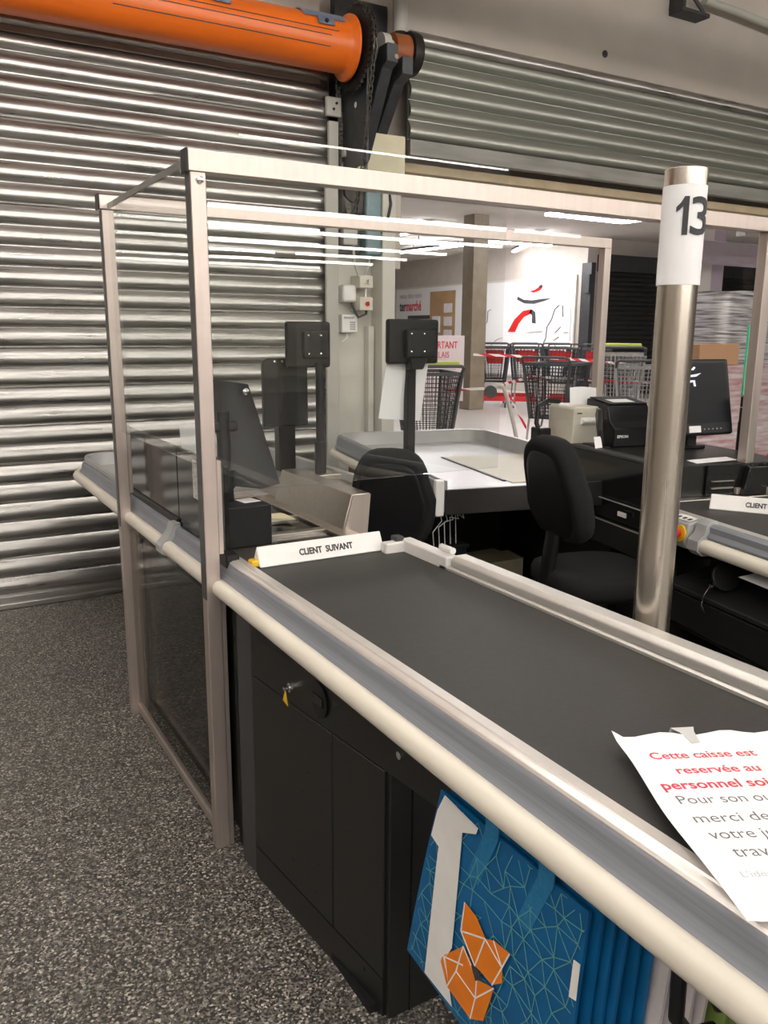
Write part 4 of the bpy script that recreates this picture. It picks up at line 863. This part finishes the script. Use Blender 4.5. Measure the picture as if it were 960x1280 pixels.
# ================================================================== GALLERY
# lights
def led_bar(p, q, z, nm='ceiling_light', label=None, grp='linear gallery ceiling lights'):
    p = Vector((*p, z)); q = Vector((*q, z)); c = (p+q)/2
    t = thing(nm, label, 'light', (c.x, c.y, z), 0, grp)
    obj('housing', B().bar(p+Vector((0, 0, .05)), q+Vector((0, 0, .05)), .12, .06), iron_grey, t)
    obj('diffuser', B().bar(p, q, .10, .04), led, t, label='glowing diffuser')
    obj('hanger', B().bar(p+(q-p)*.2+Vector((0, 0, .05)), p+(q-p)*.2+Vector((0, 0, 3.9-z)), .012).bar(p+(q-p)*.8+Vector((0, 0, .05)), p+(q-p)*.8+Vector((0, 0, 3.9-z)), .012), iron, t)
t = thing('ceiling_light', 'black rectangular ceiling light frame with glowing edges, left of the number pole', 'light', (11.5, 11.8, 3.7))
Z = 3.7
P4 = [Vector((10.54, 12.24, Z)), Vector((12.5, 12.28, Z)), Vector((12.65, 11.2, Z)), Vector((10.75, 11.2, Z))]
obj('panel', B().prism([p+Vector((0, 0, .03)) for p in P4], (0, 0, .05)), black_matt, t)
for i, k in ((0, 3), (0, 1), (1, 2)): obj('diffuser', B().bar(P4[i], P4[k], .07, .04), led, t)
obj('hanger', B().bar((11.0, 11.8, Z+.08), (11.0, 11.8, 3.9), .015).bar((12.2, 11.8, Z+.08), (12.2, 11.8, 3.9), .015), iron, t)
for i, (p, q, lab) in enumerate((((10.0, 17.0), (10.05, 15.2), 'short linear ceiling light at the far left of the gallery'), ((10.9, 18.0), (13.2, 17.3), 'long linear ceiling light behind the tan column, lower one'), ((12.2, 20.3), (12.6, 16.6), 'linear ceiling light running towards the white boards'), ((12.5, 16.6), (14.4, 16.5), 'bright linear ceiling light right of the tan column'), ((13.0, 15.2), (14.6, 18.2), 'slanted linear ceiling light right of the tan column'))):
    led_bar(p, q, 3.72, label=lab)
for i, (p, q) in enumerate((((5.0, 7.6), (9.5, 7.6)), ((5.0, 10.2), (9.8, 10.2)), ((12, 8.0), (17, 8.0)))):
    led_bar(p, q, 3.72, label=('linear ceiling light just behind the raised shutter', 'second linear ceiling light behind the raised shutter', 'linear ceiling light over the wrapped pallets')[i])
o = obj('tan_column', B().box(10.25, 10.62, 14.05, 14.42, 0, 3.9, bev=.01), col_m); tag(o, 'square tan column standing in the gallery in front of the white boards', 'column')
o['kind'] = 'structure'; o.name = 'trim_column'
struct('trim_column.001', B().box(8.46, 8.68, 7.0, 7.24, 0, 3.9, bev=.005), wall_w)
struct('trim_column.002', B().box(8.70, 8.92, 7.02, 7.24, 0, 3.9, bev=.005), lilac)
o = obj('ceiling_duct', B().box(7.7, 14, 6.4, 6.75, 2.36, 2.58, bev=.02).box(9.5, 9.6, 6.5, 6.6, 2.58, 3.9), lilac); tag(o, 'lilac grey duct under the gallery ceiling behind the number pole', 'duct')
o = obj('ceiling_pipe', B().bar((7.2, 6.3, 2.66), (9.4, 6.2, 2.86), .05, .07).box(8.2, 8.55, 6.2, 6.34, 2.62, 2.72, bev=.02), wall_g); tag(o, 'slanted grey cable tray above the lilac duct', 'cable tray')
# white boards on gallery wall X=15
def board(y0, y1, z0, z1, label):
    t = thing('wall_board', label, 'board', (14.97, (y0+y1)/2, z0))
    obj('panel', B().box(14.95, 14.99, y0, y1, z0, z1, bev=.004), board_m, t)
    f = .05; obj('frame', B().box(14.94, 15.0, y0-f, y0, z0-f, z1+f).box(14.94, 15.0, y1, y1+f, z0-f, z1+f).box(14.94, 15.0, y0, y1, z1, z1+f).box(14.94, 15.0, y0, y1, z0-f, z0), wall_w, t)
    return t
XB = 14.945
def poly(pts): return B().prism([(XB, y, z) for y, z in pts], (-.006, 0, 0))
def stroke(pts, wd):
    b = B()
    for a, c in zip(pts[:-1], pts[1:]): b.bar((XB-.003, *a), (XB-.003, *c), wd, .006)
    return b
bd = board(16.15, 19.95, .45, 2.98, 'white wall board at right with hat-shaped red and black emblem')
# emblem centred near y=18.4,z=2.5 ; horizontal image axis runs to -y
def E_(u_, v_): return (17.78-u_, 2.36+v_)
hat = [E_(-.62, .13), E_(-.3, .02), (E_(0.1, 0)), E_(.5, .06), E_(.78, .12), E_(.4, .12), E_(.0, .09), E_(-.35, .12), E_(-.6, .21)]
obj('hat_brim', poly(hat), dark_ink, bd); obj('hat_top', poly([E_(-.12, .33), E_(.05, .29), E_(.30, .33), E_(.42, .42), E_(.30, .44), E_(.1, .36)]), red, bd)
obj('hat_plume', poly([E_(.22, .38), E_(.42, .42), E_(.38, .49), E_(.28, .46)]), dark_ink, bd)
obj('leg_stroke', poly([E_(-.98, -.74), E_(-.70, -.40), E_(-.35, -.18), E_(.0, -.14), (E_(.04, -.24)), E_(-.3, -.33), E_(-.52, -.52), E_(-.66, -.74)]), red, bd, label='red curved stroke')
obj('leg_stroke', poly([E_(.0, -.14), E_(.16, -.22), E_(.20, -.52), E_(.04, -.50), E_(.04, -.3), E_(-.1, -.22)]), dark_ink, bd)
obj('thumb_outline', stroke([(17.45, .75), (17.35, 1.15), (17.15, 1.45), (17.12, 1.75), (16.95, 1.95), (16.85, 2.2), (16.7, 2.3), (16.55, 2.28), (16.52, 2.0)], .03), dark_ink, bd)
obj('thumb_outline', stroke([(16.52, 2.24), (16.25, 2.22), (16.22, 1.4)], .012), grey_ink, bd)
for p in (((16.6, 1.75), (16.8, 1.60)), ((16.8, 1.3), (16.6, 1.1)), ((16.65, 1.5), (16.85, 1.4))): obj('thumb_crease', stroke(p, .02), dark_ink, bd)
obj('thumb_outline', stroke([(19.85, 1.75), (19.80, 1.85), (19.72, 1.9), (19.7, 2.2), (19.55, 2.25)], .03), dark_ink, bd)
obj('arc_outline', stroke([(19.9-.09*k-.3, 1.15+.30*math.sin(k*.25)) for k in range(8)], .014), dark_ink, bd)
for zz, n in ((2.05, 5), (1.7, 6)): obj('small_print', stroke([(16.48, zz-.08), (16.28, zz-.08)], .025), grey_ink, bd)
obj('small_print', stroke([(17.9, 1.62), (17.3, 1.64)], .04), grey_ink, bd)
bd = board(20.2, 24.85, .45, 3.0, 'white wall board at left with red and black lettering beside a brown picture')
Mt = lambda y, z: frame_m(Vector((XB-.004, y, z)), (0, -1, 0), (0, 0, 1))
obj('lettering', text_b('venus dans votre', .25, Mt(24.62, 2.70), .002, .8), grey_ink, bd)
obj('lettering', text_b('ter', .44, Mt(24.62, 2.30), .002, .72, .012), dark_ink, bd); obj('lettering', text_b('marché', .44, Mt(24.23, 2.30), .002, .72, .012), red_ink, bd)
obj('lettering_bar', B().box(XB-.004, XB, 22.6, 24.1, 2.02, 2.14), dark_ink, bd)
obj('picture_panel', B().box(XB-.01, XB, 21.35, 22.75, .9, 2.86), mat('brown_picture', (.42, .26, .13), .5, 0, noise=.2, nscale=2), bd, label='brown picture panel')
b = B()
for z in (1.0, 1.4, 1.8, 2.2): b.box(XB-.016, XB-.01, 21.5, 21.95, z, z+.28)
obj('picture_shelves', b, bag_pale, bd)
obj('picture_window', B().box(XB-.016, XB-.01, 22.15, 22.6, 1.6, 2.1), board_m, bd)
t = board(25.05, 26.9, .9, 2.98, 'white wall board at the far left with pale red curved stroke beside the pier')
obj('brim_stroke', poly([(26.5, 2.28), (25.7, 2.20), (25.2, 2.32), (25.2, 2.42), (25.8, 2.38)]), grey_ink, t)
obj('leg_stroke', poly([(26.2, 2.05), (25.8, 1.8), (25.55, 1.4), (25.25, 1.15), (25.25, 1.5), (25.6, 1.95)]), red_ink, t)
# dark slatted shutter of closed shop
t = thing('rolling_shutter', 'black closed slatted shutter across the gallery behind the pole', 'shutter', (20, 15.7, 0))
obj('curtain', corrug(15.35, 33.5, 15.70, .0, .12*26, .12, .03, 2), mat('black_slats', (.018, .018, .019), .42, .2, noise=.2, nscale=8), t, smooth=60)
obj('box_cover', B().box(15.32, 33.5, 15.55, 15.80, 3.10, 3.5, bev=.01), iron_grey, t)
# pallets
def pallet(x0, x1, y0, y1, h, label, m_):
    t = thing('wrapped_pallet', label, 'pallet', ((x0+x1)/2, (y0+y1)/2, 0), 0)
    b = B()
    for k in range(5):
        yy = y0+(y1-y0)*(k+.1)/5; b.box(x0, x1, yy, yy+(y1-y0)*.14, .11, .135)
    for yy in (y0, (y0+y1)/2-.05, y1-.1): b.box(x0, x1, yy, yy+.1, 0, .11)
    obj('wooden_pallet', b, cardboard, t)
    R = []; n = 15
    for i in range(n):
        z = .14+(h-.14)*i/(n-1); r = []
        for k in range(28):
            a = 2*PI*k/28; ca, sa = math.cos(a), math.sin(a); e = .35
            w_ = 1+.012*math.sin(i*2.3+k*.7)+.010*math.sin(k*2.1+i)
            r.append(((x0+x1)/2+math.copysign(abs(ca)**e, ca)*(x1-x0)/2*w_*.97, (y0+y1)/2+math.copysign(abs(sa)**e, sa)*(y1-y0)/2*w_*.97, z+.01*math.sin(k)))
        R.append(r)
    obj('wrapped_load', B().rings(R), m_, t, label='load wrapped in clear film'); return t
pallet(7.36, 8.50, 5.75, 6.60, 2.0, 'tall pallet load wrapped in crinkled clear film behind the till screen', wrap)
t = thing('display_stack', 'wrapped reddish goods stack in front of the tall wrapped pallet', 'pallet', (7.4, 5.55, 0))
obj('wrapped_load', B().box(6.55, 8.2, 5.36, 5.70, .12, 1.27, bev=.02), mat('red_goods_wrapped', (.48, .22, .24), .25, .05, coat=.4, col2=(.74, .72, .74), nscale=3, stretch=(1.2, 1.2, 9), bump=.6), t)
obj('wooden_pallet', B().box(6.55, 8.2, 5.36, 5.70, .0, .12), cardboard, t)
b = obj('carton', B().box(6.62, 7.20, 5.40, 5.66, 1.272, 1.472, bev=.004), cardboard); tag(b, 'tan cardboard carton on top of the reddish wrapped stack', 'box')
# ---- trolleys
grid_black = mat('black_cart_grid', (.03, .03, .032), .45, .2, noise=.1)
grid_chrome = mat('chrome_cart_wire', (.55, .55, .55), .25, .9, noise=.05)
dk_grey_cart = mat('dark_grey_cart_plastic', (.07, .075, .08), .5, 0, noise=.1)
def cart(name, label, loc, rz, h=1.2, w=.60, ln=.95, grid=grid_black, red_part=True, handle=dk_grey_cart, grp=None, pitch=.05, lid=None):
    t = thing(name, label, 'shopping cart', (0, 0, 0), 0, grp)
    zb, zt = h*.40, h*.93; wb, wt = w*.74, w; yb0, yb1 = -ln*.36, ln*.30; yt0, yt1 = -ln*.48, ln*.5
    def P(u_, v_, s_):   # u across -1..1, v along 0..1, s height 0..1
        wx = (wb+(wt-wb)*s_)/2; y0 = yb0+(yt0-yb0)*s_; y1 = yb1+(yt1-yb1)*s_
        return Vector((u_*wx, y0+(y1-y0)*v_, zb+(zt-zb)*s_))
    b = B(); r = .007
    nx, ny, nz = int(w/pitch), int(ln/pitch*.8), int((zt-zb)/pitch)
    for i in range(nx+1):
        u_ = -1+2*i/nx
        for v_ in (0, 1): b.bar(P(u_, v_, 0), P(u_, v_, 1), r)
        b.bar(P(u_, 0, 0), P(u_, 1, 0), r)
    for i in range(ny+1):
        v_ = i/ny
        for u_ in (-1, 1): b.bar(P(u_, v_, 0), P(u_, v_, 1), r)
        if i % 2 == 0: b.bar(P(-1, v_, 0), P(1, v_, 0), r)
    for i in range(nz+1):
        s_ = i/nz
        for v_ in (0, 1): b.bar(P(-1, v_, s_), P(1, v_, s_), r)
        for u_ in (-1, 1): b.bar(P(u_, 0, s_), P(u_, 1, s_), r)
    obj('basket', b, grid, t, smooth=0, local=True)
    cs = [P(-1, 0, 1), P(1, 0, 1), P(1, 1, 1), P(-1, 1, 1)]
    b = B()
    for i in range(4): b.bar(cs[i], cs[(i+1) % 4], .03, .035)
    for u_, v_ in ((-1, 0), (1, 0), (1, 1), (-1, 1)): b.bar(P(u_, v_, 0), P(u_, v_, 1), .035, .03)
    obj('basket_rim', b, dk_grey_cart if grid is grid_black else grid, t, local=True)
    hz = h
    obj('handle', B().tube([P(-1, 0, 1), P(-1, -.06, 1)+Vector((0, -.03, hz-zt-.02)), P(-.85, -.1, 1)+Vector((0, -.05, hz-zt)), P(.85, -.1, 1)+Vector((0, -.05, hz-zt)), P(1, -.06, 1)+Vector((0, -.03, hz-zt-.02)), P(1, 0, 1)], .018, 8), handle, t, local=True)
    if red_part:
        obj('child_flap', B().prism([P(-.62, .25, .55), P(.62, .25, .55), P(.66, .2, .92), P(-.66, .2, .92)], (0, .02, 0)), red, t, local=True, label='red flap')
        obj('bumper', B().box(-wb*.55, wb*.55, -ln*.40, -ln*.36, .14, .24, bev=.01), red, t, local=True)
    if lid: obj('coin_lid', B().box(-wt*.42, wt*.42, P(0, 0, 1).y-.09, P(0, 0, 1).y-.02, hz-.005, hz+.05, bev=.015), lid, t, local=True)
    b = B()
    for s_ in (-1, 1):
        b.tube([(s_*wb*.5, -ln*.40, h*.40), (s_*wb*.56, -ln*.40, .16), (s_*wb*.55, ln*.40, .13)], .014, 8)
        b.bar((s_*wb*.5, ln*.25, zb), (s_*wb*.55, ln*.1, .14), .02)
    b.bar((-wb*.55, -ln*.38, .15), (wb*.55, -ln*.38, .15), .022); b.bar((-wb*.55, ln*.38, .135), (wb*.55, ln*.38, .135), .022)
    obj('chassis', b, grid_chrome, t, local=True)
    for s_ in (-1, 1):
        for y in (-ln*.38, ln*.38):
            wl = obj('wheel', B().cyl((s_*wb*.55-.016, y, .055), (s_*wb*.55+.016, y, .055), .055, 16), dk_grey_cart, t, local=True)
            obj('fork', B().box(s_*wb*.55-.022, s_*wb*.55-.017, y-.02, y+.02, .05, .145).box(s_*wb*.55+.017, s_*wb*.55+.022, y-.02, y+.02, .05, .145).box(s_*wb*.55-.022, s_*wb*.55+.022, y-.02, y+.02, .115, .145), grid_chrome, wl, local=True)
    t.location = loc; t.rotation_euler = (0, 0, rz); return t
rowlab = ['leftmost of the row, half behind the tan column', 'second of the row, right of the tan column', 'third of the row below the emblem board', 'fourth of the row below the emblem board', 'rightmost of the row beside the frame post']
VIEW = -math.radians(38)
rc = cart('shopping_cart', 'black and red cart, '+rowlab[0], (10.80, 15.1, 0), VIEW, 1.36, .62, 1.0, grp='shopping carts parked below the white boards', pitch=.075)
for (x, y), lb in zip(((11.33, 14.62), (11.87, 14.18), (12.42, 13.74), (12.98, 13.3)), rowlab[1:]):
    dup(rc, (x, y, 0), VIEW+random.uniform(-.06, .06), 'black and red cart, '+lb)
for k, (x, y) in enumerate(((12.05, 15.6), (12.60, 15.2), (13.15, 14.75))):
    dup(rc, (x, y, 0), VIEW, 'black and red shopping cart nested behind the front row, %s from the column' % ('first', 'second', 'third')[k])
cart('shopping_cart', 'large dark grid shopping cart behind the beige label printer', (7.27, 8.10, 0), -math.radians(60), 1.28, .60, .85, pitch=.045, red_part=False)
cart('shopping_cart', 'dark grid shopping cart with lime handle behind the tall pole display', (4.93, 7.55, 0), -math.radians(20), 1.23, .54, .9, pitch=.045, lid=yg, red_part=False)
cart('shopping_cart', 'chrome wire shopping cart with lime handle in front of the black shutter', (8.35, 8.10, 0), -math.radians(45), 1.40, .62, .95, grid=grid_chrome, pitch=.05, lid=yg, red_part=False)
cart('shopping_cart', 'chrome wire shopping cart nested in front of the lime-handled one', (7.95, 7.35, 0), -math.radians(45), 1.26, .58, .9, grid=grid_chrome, pitch=.05, red_part=False)
# bent white pole with castor
t = thing('trolley_handle', 'bent pale metal pole trolley with castor on top beyond the bagging tray', 'trolley', (5.75, 7.1, 0))
obj('bent_tube', B().tube([(5.40, 7.0, .98), (5.45, 7.0, 1.03), (5.53, 7.0, 1.02), (5.60, 7.02, .93), (5.75, 7.05, .58), (5.95, 7.1, .04)], .022, 10), wall_w, t)
obj('castor', B().cyl((5.365, 6.98, .96), (5.40, 7.04, .96), .065, 20), dk_grey_cart, t)
obj('foot_frame', B().tube([(5.6, 6.8, .025), (5.95, 7.1, .025), (6.25, 7.3, .025)], .022, 10), wall_w, t)
# poster
t = thing('floor_sign', 'white notice poster with red heading behind the tall pole display', 'poster', (6.2, 9.05, 0))
obj('panel', B().box(5.78, 6.46, 9.0, 9.02, .68, 1.53, bev=.003), mat('pinkish_poster', (.72, .62, .62), .6, 0, noise=.03), t)
obj('lettering', text_b('IMPORTANT', .125, frame_m(Vector((5.80, 8.997, 1.37)), (1, 0, 0), (0, 0, 1)), .001, .78, .002), red_ink, t)
obj('lettering', text_b('DELAIS', .11, frame_m(Vector((5.93, 8.997, 1.25)), (1, 0, 0), (0, 0, 1)), .001, .85), red_ink, t)
b = B()
for k in range(5): b.box(5.85, 6.30+.03*(k % 3), 8.996, 8.999, 1.15-.06*k, 1.168-.06*k)
obj('small_print', b, grey_ink, t)
obj('stand', B().box(6.09, 6.13, 9.02, 9.05, .02, 1.3).box(5.9, 6.32, 8.9, 9.2, 0, .02), iron_grey, t)
# barrier tapes
def tape(pts, label, wd=.035):
    pts = densify([Vector(p) for p in pts], .25)
    rows = [[p+Vector((0, 0, wd/2)), p-Vector((0, 0, wd/2))] for p in pts]
    o = obj('barrier_tape', B().sheet(rows, .001), tape_m, smooth=80); tag(o, label, 'barrier tape', 'red and white barrier tapes')
tape([(10.3, 14.03, 1.14), (11.0, 13.6, 1.12), (12.2, 13.0, 1.05), (13.2, 12.6, .96)], 'upper red and white barrier tape stretched across the parked carts', .05)
tape([(6.10, 8.95, .83), (6.55, 8.6, .87), (7.3, 8.62, 1.00), (8.8, 7.4, .93)], 'lower red and white barrier tape passing the large dark cart')
tape([(5.62, 7.0, .93), (5.70, 6.99, .80), (5.86, 6.97, .55)], 'short loose tape end hanging along the bent pale pole', .05)
o = obj('floor_arrow', B().prism([(5.75, 8.1, .001), (6.05, 8.45, .001), (6.3, 8.1, .001), (6.2, 8.08, .001), (6.05, 8.32, .001), (5.86, 8.08, .001)], (0, 0, .002)), board_m); tag(o, 'white arrow marking on the gallery floor', 'floor marking')
